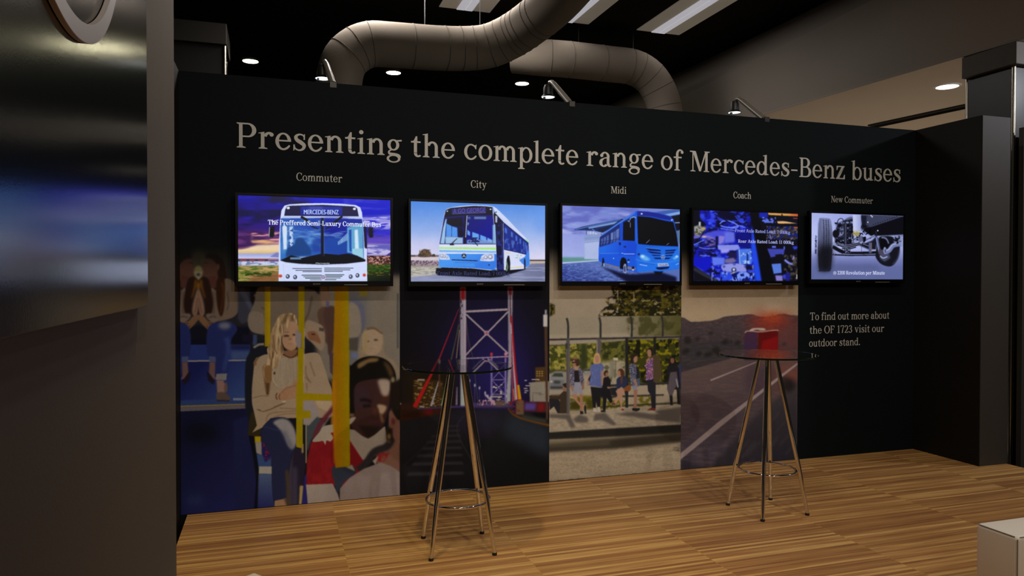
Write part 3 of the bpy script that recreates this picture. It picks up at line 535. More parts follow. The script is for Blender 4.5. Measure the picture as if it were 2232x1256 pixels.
    for x, y in ((418, 565), (448, 590), (474, 605), (506, 632), (520, 650), (535, 664), (550, 680)): E(x, y, 4, 9, (170, 165, 185), 2.5); L([(x, y + 8), (x, 698)], 3, (70, 50, 90), 2)
    for x, y in ((640, 560), (634, 590), (630, 620), (626, 650)): E(x, y, 4, 10, (165, 160, 180), 2.5)
    L([(505, 640), (562, 698)], 9, (150, 140, 160), 2.5); N([(460, 670), (560, 670), (560, 702), (460, 702)], (150, 110, 120), 6, 12, .5, .62)
    # near tower
    for q, w, c in (([(358, 165), (250, 440)], (4, 8), (112, 24, 32)), ([(250, 440), (112, 712)], (8, 24), (130, 20, 18)), ([(360, 250), (300, 520), (262, 706)], (4, 9), (52, 86, 44)), ([(362, 200), (330, 400), (300, 520)], (3, 4), (62, 26, 40)), ([(362, 280), (345, 440)], 4, (130, 108, 64)), ([(398, 210), (412, 330), (438, 440), (468, 700)], 3, (50, 66, 60)), ([(400, 250), (416, 430)], 3, (84, 28, 46))): L(q, w, c, 1)
    L([(292, 600), (266, 702)], (6, 10), (128, 134, 120), 1); L([(246, 566), (204, 706)], (5, 12), (118, 114, 118), 1); L([(250, 440), (250, 706)], (9, 5), (66, 40, 26), 2); R(244, 450, 256, 475, (126, 120, 120), 2)
    P([(366, 40), (397, 40), (397, 705), (368, 705)], (122, 112, 122), 2, g=((128, 134, 128), (380, 300), (380, 690))); R(369, 44, 393, 112, (118, 18, 22), 5); N([(366, 110), (380, 110), (380, 220), (366, 220)], (40, 34, 40), 6, 14, .5, .6); L([(394, 112), (396, 600)], 7, (150, 136, 150), 2); L([(349, 600), (346, 700)], (5, 10), (112, 96, 120), 2)
    P([(632, 38), (660, 38), (655, 400), (646, 690), (624, 690), (636, 440)], (118, 108, 118), 2, g=((126, 128, 124), (640, 300), (640, 680))); R(636, 42, 656, 84, (84, 18, 24), 4); L([(645, 60), (648, 240)], 5, (52, 26, 30), 1)
    for q, w, c in (([(652, 200), (672, 480), (690, 670)], (8, 16), (132, 20, 22)), ([(650, 250), (664, 480), (680, 670)], (5, 12), (140, 130, 140)), ([(654, 300), (660, 680)], (4, 10), (120, 40, 60)), ([(690, 588), (700, 668)], (12, 17), (168, 118, 10)), ([(664, 610), (672, 676)], 7, (140, 96, 60))): L(q, w, c, 1)
    E(702, 672, 9, 5, (150, 50, 30), 3); N([(628, 680), (690, 680), (700, 740), (660, 745)], (84, 24, 34), 14, 5, .5, .6)
    for a, b, w in (((396, 178), (632, 166), 12), ((398, 192), (634, 412), 9), ((634, 178), (398, 420), 9)): L([a, b], w, (128, 116, 120), 1)
    E(514, 298, 13, 14, (140, 110, 124), 2); E(514, 298, 6, 6, (120, 50, 60), 2); E(622, 414, 9, 10, (150, 112, 132), 2)
    return p

# ---- print 3: people waiting at a bus stop
def paint_stop():
    p = Pic(1190, 480, 1492, 1075, seed=8); P, R, E, L, N = p.P, p.R, p.E, p.L, p.N
    p.view(1190, 610, 2.729)
    R(-20, -400, 860, 1300, (108, 95, 78)); R(-20, -400, 860, 60, (104, 92, 76))
    tree = [(385, 35), (470, 20), (860, 20), (860, 218), (310, 218), (335, 175), (370, 150), (350, 118), (400, 90)]
    P(tree, (20, 18, 8), 3); N(tree, (58, 50, 12), 22, 16, .5, .66, 4); N(tree, (96, 84, 52), 16, 12, .66, .72, 4); N([(310, 130), (430, 60), (430, 215), (310, 215)], (108, 95, 78), 26, 18, .5, .6); P([(20, 138), (50, 150), (50, 200), (20, 222)], (22, 20, 10), 4); N([(20, 138), (54, 150), (54, 210), (20, 222)], (70, 62, 20), 10, 8, .5, .6)
    P([(-10, 224), (860, 212), (860, 330), (-10, 352)], (104, 95, 78), 2, g=((60, 56, 28), (420, 280), (780, 280))); P([(-10, 330), (500, 318), (500, 338), (-10, 350)], (116, 106, 88), 8); N([(480, 220), (860, 215), (860, 325), (480, 335)], (44, 42, 18), 40, 40, .45, .6, 6, .8)
    # view through the glass
    P([(-10, 360), (860, 345), (860, 760), (-10, 790)], (118, 107, 88), 2)
    P([(-10, 372), (470, 360), (470, 520), (-10, 545)], (84, 80, 28), 6); P([(470, 358), (860, 350), (860, 620), (470, 620)], (40, 40, 12), 8)
    N([(-10, 372), (470, 360), (470, 540), (-10, 560)], (44, 46, 18), 26, 26, .46, .58, 4); N([(-10, 372), (470, 360), (470, 530), (-10, 545)], (112, 104, 46), 20, 18, .56, .66, 4); N([(470, 358), (860, 350), (860, 560), (470, 580)], (94, 86, 12), 22, 18, .52, .64, 4); N([(470, 358), (860, 350), (860, 620), (470, 620)], (18, 18, 8), 24, 24, .54, .62, 4)
    P([(205, 380), (245, 372), (245, 560), (200, 540)], (36, 40, 20), 10); P([(325, 370), (470, 365), (470, 470), (330, 480)], (34, 36, 16), 10); N([(325, 370), (470, 365), (470, 480), (330, 490)], (70, 68, 26), 20, 20, .5, .62)
    P([(330, 490), (470, 480), (470, 640), (330, 640)], (116, 106, 88), 8); N([(340, 500), (470, 500), (470, 620), (340, 620)], (66, 64, 44), 26, 26, .5, .62); R(400, 464, 428, 480, (140, 128, 110), 1); R(412, 480, 416, 560, (70, 64, 50), 1)
    R(20, 535, 130, 550, (54, 50, 26), 5); P([(20, 590), (30, 560), (60, 545), (105, 550), (120, 590), (120, 660), (22, 660)], (96, 94, 92), 4, sm=1); P([(34, 575), (50, 556), (96, 556), (104, 578)], (40, 46, 34), 3); P([(30, 595), (118, 595), (118, 640), (24, 640)], (80, 80, 80), 4); R(48, 600, 84, 618, (42, 46, 44), 4); R(24, 634, 116, 650, (40, 40, 40), 4); E(32, 606, 8, 6, (140, 132, 115), 3); R(110, 550, 135, 640, (104, 96, 84), 5)
    P([(-10, 660), (140, 655), (140, 730), (-10, 740)], (112, 102, 86), 4); R(225, 532, 262, 566, (100, 96, 90), 4); R(225, 534, 260, 542, (40, 42, 38), 2)
    P([(500, 620), (860, 612), (860, 740), (500, 760)], (114, 102, 84), 3); N([(640, 560), (700, 560), (700, 640), (640, 640)], (90, 84, 24), 16, 12, .45, .6); R(380, 480, 410, 580, (92, 88, 72), 8)
    for x0, x1 in ((140, 290), (320, 480), (545, 640)): N([(x0, 690), (x1, 690), (x1, 765), (x0, 775)], (74, 68, 14), 18, 14, .35, .5, 5)
    R(140, 720, 210, 775, (44, 40, 12), 10); R(240, 710, 290, 770, (50, 46, 14), 10)
    P([(325, 625), (860, 604), (860, 616), (325, 640)], (34, 32, 30), 2); P([(325, 692), (700, 680), (700, 690), (325, 704)], (44, 38, 32), 2); P([(320, 752), (860, 724), (860, 734), (320, 762)], (40, 38, 22), 3)
    # shelter frame
    P([(-10, 352), (860, 333), (860, 344), (-10, 364)], (38, 34, 32), 1); P([(-10, 364), (300, 356), (300, 376), (-10, 388)], (110, 100, 86), 2); R(-10, 388, 115, 394, (60, 54, 46), 1); P([(330, 362), (470, 352), (470, 362), (330, 374)], (96, 88, 72), 2)
    for x, y in ((127, 228), (320, 222), (506, 216), (690, 212)): L([(x - 4, y), (x + 4, y + 40), (x + 4, y + 125)], 12, (34, 32, 30), 2, 1, 1)
    P([(120, 350), (140, 350), (140, 795), (122, 795)], (58, 54, 54), 1); L([(124, 400), (124, 790)], 4, (84, 78, 76), 1); R(114, 378, 128, 412, (40, 38, 38), 1); P([(300, 350), (326, 350), (326, 470), (300, 470)], (64, 58, 58), 2); R(300, 360, 306, 450, (112, 100, 86), 2)
    R(472, 345, 489, 765, (24, 23, 24), 1); R(638, 340, 654, 520, (22, 22, 20), 2); R(792, 330, 830, 900, (40, 34, 34), 6)
    # pavement, kerb and road
    P([(-10, 800), (470, 762), (860, 740), (860, 862), (-10, 908)], (118, 106, 88), 3); N([(-10, 800), (860, 740), (860, 862), (-10, 908)], (104, 93, 76), 20, 8, .45, .6, 3, .8)
    for q in ([(20, 800), (140, 800), (175, 875), (150, 885), (120, 830), (20, 820)], [(160, 830), (200, 802), (250, 820), (250, 850), (180, 850)], [(290, 800), (350, 790), (420, 860), (400, 868), (330, 835), (280, 840)], [(400, 800), (520, 785), (640, 800), (800, 780), (800, 850), (640, 835), (520, 815)], [(640, 780), (860, 750), (860, 800), (700, 815)]): P(q, (66, 59, 52), 6)
    P([(-10, 908), (860, 860), (860, 1300), (-10, 1300)], (116, 102, 82), 2)
    P([(-10, 910), (300, 890), (860, 858), (860, 912), (300, 940), (-10, 952)], (26, 24, 21), 3); P([(-10, 956), (860, 912), (860, 935), (-10, 980)], (84, 75, 58), 8); P([(-10, 985), (860, 905), (860, 960), (400, 1008), (-10, 1028)], (40, 35, 27), 8); P([(-10, 980), (380, 955), (380, 985), (-10, 1000)], (56, 50, 38), 10); P([(735, 1010), (860, 960), (860, 1020), (780, 1020)], (44, 38, 30), 6)
    N([(-10, 1030), (860, 970), (860, 1300), (-10, 1300)], (98, 86, 68), 8, 5, .5, .62, 0, .7); N([(-10, 1040), (860, 980), (860, 1300), (-10, 1300)], (124, 111, 90), 90, 16, .5, .7, 0, .6)
    P([(-10, 1190), (860, 1110), (860, 1300), (-10, 1300)], (92, 80, 64), 30, .7); N([(-10, 1200), (860, 1125), (860, 1160), (-10, 1240)], (52, 44, 34), 14, 8, .5, .6, 3)
    # waiting people
    p.view(1195, 740, 7.387)
    P([(10, 960), (60, 930), (160, 950), (290, 1190), (150, 1190), (90, 1080), (20, 1140)], (26, 24, 26), 3); P([(10, 910), (60, 890), (190, 885), (250, 830), (300, 840), (300, 1190), (180, 1190), (190, 970), (20, 950)], (42, 33, 24), 4); P([(222, 800), (240, 740), (290, 750), (290, 830), (240, 835)], (100, 72, 54), 4); P([(225, 720), (290, 700), (295, 780), (260, 770)], (30, 22, 18), 4); R(50, 880, 180, 905, (100, 88, 70), 6, .7); R(296, 150, 345, 1200, (56, 52, 52), 3, g=((70, 64, 62), (300, 0), (330, 0)))
    def fig(head, hair, face, body):
        for q, c in body: P(q, c, 3)
        for q, c in hair: P(q, c, 4, sm=1)
        for q, c in face: P(q, c, 4, sm=1)
    skin = (112, 80, 64)
    fig(0, [([(370, 340), (400, 295), (460, 290), (500, 330), (500, 400), (470, 435), (420, 400)], (44, 30, 22))], [([(388, 350), (420, 335), (440, 380), (440, 430), (400, 420)], (110, 76, 60))],
        [([(400, 420), (490, 430), (500, 500), (400, 500)], (122, 92, 74)), ([(415, 500), (490, 500), (510, 690), (412, 690)], (24, 22, 24)), ([(410, 690), (545, 690), (552, 885), (490, 880), (475, 820), (460, 885), (395, 880)], (102, 100, 108)), ([(395, 880), (460, 885), (470, 980), (560, 1060), (590, 1130), (565, 1140), (480, 1040), (410, 960)], (122, 84, 66)), ([(495, 885), (552, 885), (556, 1050), (545, 1160), (510, 1160), (515, 1000)], (116, 80, 62)),
         ([(510, 1150), (560, 1160), (565, 1200), (515, 1205)], (22, 20, 22)), ([(580, 1060), (605, 1060), (612, 1195), (590, 1200), (575, 1130)], (24, 22, 22))])
    shirt = [(345, 480), (400, 440), (420, 470), (415, 780), (350, 770)]; sh2 = [(480, 455), (540, 480), (580, 680), (540, 760), (520, 700), (490, 520)]
    for q in (shirt, sh2): P(q, (48, 44, 60), 3); N(q, (110, 104, 112), 9, 9, .52, .6)
    P([(350, 700), (400, 780), (410, 830), (380, 830), (355, 760)], (112, 78, 60), 4); P([(545, 700), (575, 690), (575, 800), (540, 815)], (96, 70, 56), 4); L([(384, 376), (438, 370)], 17, (14, 12, 12), 3); E(435, 300, 62, 20, (116, 92, 58), 10, .7)
    fig(0, [([(735, 290), (760, 225), (810, 225), (838, 290), (835, 380), (735, 390)], (138, 106, 70))], [([(752, 270), (800, 260), (820, 310), (800, 370), (765, 370)], (122, 90, 70))],
        [([(740, 380), (820, 370), (820, 410), (750, 410)], (124, 94, 74)), ([(690, 470), (640, 640), (615, 700), (630, 755), (650, 740), (660, 660), (710, 560)], (118, 86, 68)), ([(850, 480), (885, 490), (880, 740), (850, 765), (840, 700)], (116, 84, 66)), ([(640, 640), (690, 560), (700, 400), (720, 390), (700, 640), (660, 690)], (24, 24, 32)), ([(690, 410), (740, 385), (850, 380), (893, 440), (890, 500), (850, 500), (850, 640), (862, 775), (650, 740), (690, 560), (670, 470)], (62, 70, 106)),
         ([(680, 760), (850, 780), (835, 1100), (790, 1100), (770, 1000), (760, 1110), (720, 1100)], (20, 19, 20)), ([(725, 1100), (770, 1110), (790, 1170), (720, 1165)], (134, 124, 110)), ([(795, 1085), (830, 1090), (836, 1165), (795, 1165)], (136, 126, 112))])
    N([(690, 410), (850, 390), (862, 775), (650, 740)], (78, 84, 120), 14, 60, .5, .66, 3, .6)
    fig(0, [([(890, 560), (905, 510), (950, 500), (965, 540), (930, 600)], (42, 28, 20))], [([(920, 550), (955, 530), (960, 580), (930, 610)], (104, 72, 56))],
        [([(890, 620), (960, 590), (1005, 660), (1000, 780), (960, 800), (870, 800)], (20, 18, 20)), ([(840, 780), (1000, 760), (1010, 880), (1035, 1010), (1000, 1030), (940, 940), (920, 1150), (880, 1150), (880, 930), (840, 920)], (19, 18, 20)), ([(1010, 1020), (1080, 1030), (1080, 1055), (1020, 1050)], (60, 34, 30)), ([(850, 1140), (920, 1150), (920, 1170), (845, 1170)], (20, 19, 20)), ([(945, 760), (1010, 765), (990, 795), (950, 790)], (108, 76, 60)), ([(1000, 780), (1108, 770), (1108, 910), (1010, 900)], (26, 24, 26))])
    p.view(1335, 740, 7.387)
    fig(0, [([(85, 520), (110, 475), (160, 478), (190, 530), (185, 590), (140, 590)], (56, 32, 22))], [([(82, 520), (115, 505), (130, 550), (125, 600), (90, 580)], (118, 84, 64))],
        [([(65, 640), (110, 600), (190, 580), (240, 640), (230, 780), (60, 800)], (30, 32, 52)), ([(120, 620), (160, 590), (165, 670), (140, 740)], (64, 42, 30)), ([(50, 830), (150, 760), (170, 800), (200, 840), (200, 900), (160, 890), (150, 1100), (175, 1130), (140, 1140), (110, 960), (50, 1040), (20, 1010), (80, 900)], (124, 92, 72)), ([(170, 800), (240, 740), (290, 720), (298, 800), (270, 840), (200, 830)], (92, 52, 22)), ([(190, 830), (250, 840), (250, 900), (205, 900)], (26, 26, 32)), ([(145, 1120), (185, 1120), (180, 1145), (145, 1145)], (82, 30, 26)), ([(0, 1015), (45, 1030), (40, 1052), (0, 1055)], (70, 38, 32))])
    fig(0, [([(290, 300), (310, 245), (360, 232), (395, 265), (370, 330), (330, 390), (290, 370)], (32, 22, 18))], [([(340, 300), (385, 270), (400, 320), (385, 365), (345, 370)], (116, 82, 64))],
        [([(305, 740), (400, 730), (395, 800), (340, 820)], (92, 92, 104)), ([(380, 420), (430, 480), (430, 620), (380, 640)], (24, 24, 28)), ([(340, 815), (400, 810), (395, 960), (385, 1110), (340, 1110), (345, 950)], (108, 74, 58)), ([(318, 1105), (440, 1110), (440, 1135), (390, 1160), (318, 1145)], (22, 20, 22)), ([(385, 640), (440, 620), (440, 740), (400, 760)], (52, 60, 78))])
    sh = [(265, 420), (310, 385), (380, 400), (385, 640), (355, 745), (300, 745), (280, 600)]; P(sh, (40, 40, 54), 3); N(sh, (104, 102, 112), 9, 9, .5, .58); P([(330, 640), (370, 640), (400, 720), (395, 770), (370, 755), (350, 690)], (116, 84, 66), 3)
    fig(0, [([(560, 160), (600, 135), (650, 160), (645, 240), (620, 250), (600, 180)], (24, 18, 14))], [([(560, 180), (600, 165), (625, 210), (615, 280), (570, 270)], (112, 80, 62))],
        [([(555, 640), (695, 600), (695, 1110), (630, 1110), (615, 900), (570, 830)], (24, 24, 28)), ([(555, 1140), (620, 1100), (692, 1110), (690, 1145)], (74, 26, 26)), ([(600, 290), (680, 240), (760, 270), (800, 600), (740, 690), (660, 690), (640, 400)], (54, 44, 28)), ([(540, 330), (600, 280), (600, 340), (545, 400)], (110, 78, 60))])
    pl = [(545, 400), (600, 320), (650, 290), (655, 640), (530, 665), (545, 480), (510, 420)]; P(pl, (54, 44, 84), 3); N(pl, (140, 110, 116), 14, 9, .54, .6); N(pl, (110, 40, 52), 9, 16, .58, .64)
    fig(0, [([(920, 310), (950, 280), (990, 290), (1020, 360), (1010, 420), (910, 420)], (22, 18, 16))], [([(930, 320), (960, 300), (990, 320), (985, 375), (945, 380)], (92, 60, 48))],
        [([(875, 440), (920, 390), (1030, 390), (1075, 470), (1095, 800), (1040, 810), (880, 800), (890, 600)], (22, 20, 22)), ([(930, 530), (1030, 520), (1060, 700), (1000, 800), (960, 910), (910, 900), (880, 810)], (60, 52, 54)), ([(915, 900), (965, 900), (970, 1060), (930, 1060)], (24, 22, 24)), ([(1030, 800), (1080, 800), (1085, 1050), (1045, 1040)], (20, 19, 20)), ([(1015, 630), (1035, 640), (1065, 770), (1045, 780)], (104, 104, 112)), ([(1070, 400), (1110, 390), (1110, 700), (1085, 700)], (34, 36, 66))])
    return p

# ---- print 4: red coach on a desert road
def paint_road():
    p = Pic(1478, 480, 1746, 1050, seed=9); P, R, E, L, N = p.P, p.R, p.E, p.L, p.N
    p.view(1480, 640, 6.977)
    R(-60, -1200, 1900, 3000, (70, 58, 58)); R(-60, -1200, 1900, 500, (112, 93, 72), g=((140, 119, 92), (900, -150), (900, 300)))
    E(1440, 235, 130, 60, (152, 146, 124), 60, .9); E(1440, 290, 60, 50, (160, 130, 66), 40, .6)
    hill = [(-60, 350), (40, 362), (80, 370), (125, 400), (175, 432), (330, 428), (500, 415), (600, 388), (680, 356), (760, 342), (900, 332), (1050, 316), (1120, 320), (1220, 350), (1330, 356), (1440, 346), (1520, 314), (1600, 308), (1700, 330), (1900, 340), (1900, 1000), (-60, 1250)]
    P(hill, (66, 53, 52), 3, g=((44, 39, 42), (600, 350), (500, 950))); N(hill, (54, 43, 44), 60, 26, .45, .62, 3, .8); N(hill, (80, 64, 60), 50, 12, .6, .7, 3, .5)
    E(1400, 440, 330, 150, (140, 42, 24), 120, .85); E(1430, 380, 160, 50, (158, 62, 30), 40, .7); R(1500, 500, 1900, 860, (84, 50, 46), 60, .8); N([(1100, 330), (1900, 330), (1900, 850), (1100, 850)], (90, 40, 32), 40, 16, .5, .65, 30, .5)
    P([(-60, 760), (700, 740), (980, 800), (830, 975), (-60, 1215)], (46, 41, 42), 20); N([(-60, 760), (900, 780), (830, 975), (-60, 1200)], (58, 51, 48), 80, 10, .5, .65, 10, .7)
    for x, y, a, b in ((130, 710, 60, 70), (280, 690, 36, 34), (700, 735, 66, 44), (890, 755, 50, 40), (790, 735, 30, 20), (100, 880, 70, 50), (300, 915, 50, 40), (560, 860, 70, 60), (440, 930, 80, 40), (620, 910, 70, 40), (770, 930, 60, 30), (480, 600, 40, 26), (1600, 770, 40, 20)): E(x, y, a * .9, b * .85, (28, 25, 22), 18, .8, -20)
    # road
    road = [(-60, 1240), (35, 1196), (400, 1095), (830, 975), (1100, 900), (1900, 850), (1900, 3000), (-60, 3000)]
    P(road, (76, 60, 56), 2, g=((56, 48, 56), (500, 1200), (700, 2500))); N(road, (84, 67, 61), 120, 20, .5, .66, 2, .5)
    p.view(1480, 610, 2.921)
    P([(430, 545), (640, 545), (620, 640), (520, 760), (420, 720)], (62, 46, 54), 30, .8); P([(600, 545), (760, 545), (760, 700), (650, 760)], (106, 56, 42), 40, .8)
    verge = [(200, 1192), (300, 1080), (480, 870), (640, 740), (760, 640), (760, 1300), (200, 1300)]
    P(verge, (52, 45, 46), 14, g=((34, 31, 36), (480, 800), (620, 1150)));
    for k in range(60):
        x = 230 + p.rng.random() * 520; y = 1180 - (x - 230) * .95 + p.rng.random() * 420
        if y > 1500 - x * 1.15: L([(x, y), (x + 90, y - 105)], 10, (64, 55, 52) if k % 2 else (38, 34, 38), 8, .45)
    P([(12, 1150), (180, 1190), (230, 1210), (12, 1230)], (40, 36, 42), 16); E(690, 670, 50, 46, (28, 24, 24), 16, .95); E(660, 640, 30, 24, (40, 34, 32), 14, .8)
    L([(200, 641), (520, 513)], (11, 5), (128, 112, 108), 1); P([(4, 1110), (250, 905), (470, 742), (640, 610), (756, 526), (756, 540), (640, 632), (480, 760), (260, 940), (4, 1150)], (128, 112, 106), 2)
    # coach
    p.view(1480, 640, 6.977)
    P([(985, 1010), (985, 790), (1000, 605), (1030, 572), (1200, 578), (1195, 1010)], (60, 34, 50), 4, g=((48, 36, 58), (1090, 600), (1090, 950))); P([(1190, 1000), (1195, 600), (1225, 578), (1490, 556), (1506, 575), (1500, 830), (1470, 960)], (80, 15, 14), 4); P([(1250, 800), (1270, 720), (1500, 650), (1500, 960), (1240, 980)], (112, 16, 16), 10); R(1190, 620, 1225, 990, (66, 24, 18), 8)
    L([(1000, 600), (1028, 574), (1100, 572), (1240, 584), (1380, 566), (1490, 557), (1502, 572)], 14, (160, 130, 116), 4, 1, 1); P([(1070, 562), (1110, 532), (1190, 524), (1280, 526), (1318, 556), (1240, 566), (1200, 552), (1150, 556), (1110, 572)], (156, 136, 122), 4, sm=1); L([(992, 630), (955, 660), (945, 710)], 12, (92, 46, 40), 4, 1, 1); L([(1196, 600), (1194, 780)], 6, (120, 60, 60), 3, .7)
    R(990, 930, 1490, 1010, (40, 30, 42), 12, .8)
    return p
# ---- the five screens
def paint_tv_commuter():
    p = Pic(514, 420, 856, 620, k=3.0, seed=11); P, R, E, L, N = p.P, p.R, p.E, p.L, p.N
    p.view(500, 400, 5.234)
    R(0, 0, 2000, 1256, (8, 10, 138), g=((56, 24, 112), (500, 150), (420, 650))); R(900, 0, 2000, 420, (3, 16, 196), 80)
    full = [(100, 135), (1900, 135), (1900, 900), (100, 900)]
    N([(60, 100), (900, 100), (900, 560), (60, 560)], (14, 14, 62), 260, 90, .42, .62, 20, .95); N([(60, 100), (900, 100), (900, 420), (60, 420)], (22, 26, 190), 200, 70, .55, .7, 20, .8); N([(1300, 130), (1900, 130), (1900, 330), (1300, 330)], (56, 60, 205), 200, 40, .55, .7, 10, .7)
    R(60, 560, 620, 760, (96, 48, 112), 30); N([(60, 540), (620, 540), (620, 780), (60, 780)], (60, 26, 84), 200, 40, .45, .6, 10); N([(250, 560), (620, 560), (620, 700), (250, 700)], (214, 150, 150), 160, 22, .5, .65, 10); P([(240, 655), (420, 650), (560, 665), (420, 690), (260, 680)], (222, 170, 110), 10)
    P([(60, 760), (180, 740), (320, 705), (620, 690), (620, 830), (60, 830)], (232, 206, 170), 10); R(60, 775, 620, 810, (222, 190, 120), 12); P([(60, 745), (150, 735), (250, 730), (140, 752)], (120, 70, 110), 6)
    P([(60, 800), (450, 800), (540, 790), (620, 790), (620, 870), (60, 870)], (148, 156, 214), 8, g=((190, 196, 236), (300, 800), (300, 850))); P([(460, 840), (530, 790), (620, 800), (620, 850)], (122, 124, 190), 4)
    R(60, 862, 460, 890, (128, 62, 54), 4); R(440, 860, 620, 880, (150, 112, 120), 4)
    for x in (110, 215, 310, 420): R(x - 18, 872, x + 14, 888, (40, 44, 84), 2)
    R(60, 890, 620, 945, (196, 204, 232), 4); N([(60, 890), (620, 890), (620, 945), (60, 945)], (112, 124, 168), 50, 16, .48, .6)
    R(60, 940, 620, 1130, (132, 126, 62), 8); N([(60, 945), (620, 945), (620, 1120), (60, 1120)], (72, 98, 28), 80, 26, .45, .6, 4); N([(60, 945), (620, 945), (620, 1120), (60, 1120)], (186, 150, 96), 60, 16, .54, .68, 4); P([(250, 1060), (620, 1000), (620, 1130), (200, 1130)], (132, 84, 52), 20, .85); N([(180, 1010), (480, 1010), (480, 1060), (180, 1060)], (42, 60, 16), 50, 14, .42, .55, 6)
    # right side sky and field
    P([(1480, 380), (1900, 360), (1900, 560), (1480, 470)], (148, 146, 226), 16); N([(1480, 360), (1900, 360), (1900, 640), (1480, 640)], (40, 40, 200), 140, 30, .46, .6, 8); N([(1500, 380), (1900, 380), (1900, 480), (1500, 480)], (186, 176, 236), 120, 16, .5, .62, 4)
    R(1540, 600, 1900, 700, (92, 70, 190), 30); P([(1560, 690), (1900, 700), (1900, 830), (1560, 830)], (186, 180, 226), 16); N([(1540, 700), (1900, 700), (1900, 830), (1540, 830)], (92, 90, 180), 90, 24, .5, .62, 4); P([(1770, 830), (1900, 740), (1900, 830)], (62, 40, 130), 4)
    R(1540, 825, 1900, 930, (92, 52, 50), 6); N([(1540, 825), (1900, 825), (1900, 930), (1540, 930)], (190, 142, 128), 22, 16, .52, .62); N([(1540, 825), (1900, 825), (1900, 930), (1540, 930)], (40, 18, 24), 20, 14, .56, .64)
    R(1540, 925, 1900, 1130, (48, 66, 20), 8, g=((8, 16, 10), (1700, 940), (1740, 1110))); N([(1540, 925), (1900, 925), (1900, 1050), (1540, 1050)], (120, 104, 30), 40, 18, .55, .68); N([(1540, 925), (1900, 925), (1900, 1010), (1540, 1010)], (40, 90, 20), 30, 14, .52, .6)
    # bus front
    white = (206, 216, 250)
    P([(558, 1130), (562, 700), (576, 420), (590, 310), (625, 255), (680, 240), (850, 228), (1060, 224), (1280, 230), (1440, 244), (1490, 270), (1512, 330), (1520, 440), (1545, 740), (1566, 745), (1570, 1130)], white, 2)
    P([(622, 372), (634, 300), (655, 262), (700, 256), (1060, 244), (1420, 260), (1455, 280), (1474, 374)], (20, 22, 66), 2); R(808, 266, 1284, 362, (20, 34, 150), 3); R(820, 270, 1270, 300, (40, 56, 160), 10, .6); R(900, 265, 1060, 300, (86, 96, 180), 14, .6)
    E(668, 282, 18, 15, (224, 230, 240), 2); E(1424, 288, 18, 14, (214, 222, 240), 2); P([(610, 376), (1490, 376), (1505, 398), (596, 398)], (182, 196, 240), 2)
    ws = [(584, 400), (1060, 394), (1512, 404), (1528, 640), (1530, 860), (1300, 820), (1060, 830), (800, 840), (580, 880), (578, 640)]
    P(ws, (18, 44, 156), 3, g=((48, 112, 190), (1100, 400), (700, 800))); R(1080, 405, 1340, 640, (8, 24, 146), 30); R(1080, 600, 1340, 800, (22, 66, 160), 30); N([(600, 420), (1050, 420), (1050, 800), (600, 800)], (104, 160, 214), 160, 60, .5, .68, 20, .7); N([(600, 520), (1330, 520), (1330, 620), (600, 620)], (122, 164, 214), 120, 24, .52, .66, 8, .6)
    P([(640, 800), (660, 730), (740, 690), (745, 650), (775, 622), (830, 622), (858, 660), (890, 700), (930, 760), (930, 820), (640, 840)], (22, 64, 130), 8); P([(600, 500), (622, 470), (655, 500), (650, 750), (615, 755)], (206, 220, 240), 4); P([(680, 500), (720, 490), (722, 700), (700, 720), (685, 720)], (192, 210, 238), 5); N([(670, 500), (730, 500), (730, 720), (670, 720)], (40, 80, 160), 24, 24, .5, .56)
    R(940, 640, 1040, 780, (24, 60, 150), 14, .8); P([(1340, 500), (1520, 460), (1525, 840), (1460, 830), (1380, 790), (1340, 790)], (92, 160, 206), 6); P([(1360, 530), (1388, 524), (1390, 780), (1366, 770)], (22, 70, 170), 4); P([(1425, 530), (1462, 524), (1476, 770), (1430, 770)], (204, 226, 244), 5); P([(1400, 745), (1520, 740), (1528, 860), (1470, 840), (1400, 800)], (150, 204, 226), 4)
    for i in range(7): R(1235 + i * 16, 660 - i * 15, 1246 + i * 16, 700 - i * 8, (150, 190, 226), 3)
    P([(575, 880), (700, 822), (820, 850), (1060, 800), (1240, 815), (1340, 800), (1450, 822), (1550, 870), (1548, 890), (1330, 916), (1060, 926), (800, 918), (640, 900)], (8, 10, 20), 3); R(690, 845, 815, 868, (96, 130, 170), 3)
    R(1040, 394, 1072, 840, (10, 14, 40), 3); L([(1075, 400), (1075, 830)], 5, (84, 96, 120), 2, .8); L([(812, 380), (880, 420), (900, 450)], 26, (10, 10, 16), 2, 1, 1); L([(1285, 374), (1215, 430), (1180, 460)], 24, (12, 12, 20), 2, 1, 1); L([(930, 490), (1010, 520)], 14, (16, 18, 40), 4); L([(1095, 520), (1150, 490)], 14, (16, 18, 40), 4)
    # mirrors, grille, lamps
    P([(450, 500), (515, 490), (508, 600), (490, 620), (446, 612)], (14, 14, 24), 3); L([(456, 500), (450, 610)], 7, (190, 196, 220), 2); L([(480, 440), (560, 420)], 12, (202, 206, 230), 3); P([(1590, 495), (1636, 500), (1640, 612), (1600, 620), (1586, 590)], (12, 14, 30), 3); L([(1530, 430), (1600, 434)], 16, (206, 206, 230), 3); P([(1532, 470), (1560, 480), (1568, 740), (1540, 730)], (14, 16, 40), 3)
    for x0, x1, y in ((715, 1050, 972), (750, 1050, 992), (830, 1050, 1007), (1078, 1412, 966), (1078, 1375, 986), (1078, 1290, 1004)): L([(x0, y), (x1, y)], 7, (42, 52, 66), 1)
    for x0, x1, y in ((820, 1050, 1048), (840, 1040, 1066), (860, 1040, 1083), (915, 1050, 1101), (1085, 1306, 1042), (1092, 1285, 1060), (1092, 1265, 1078), (1085, 1216, 1098)): L([(x0, y), (x1, y)], 8, (46, 62, 62), 1)
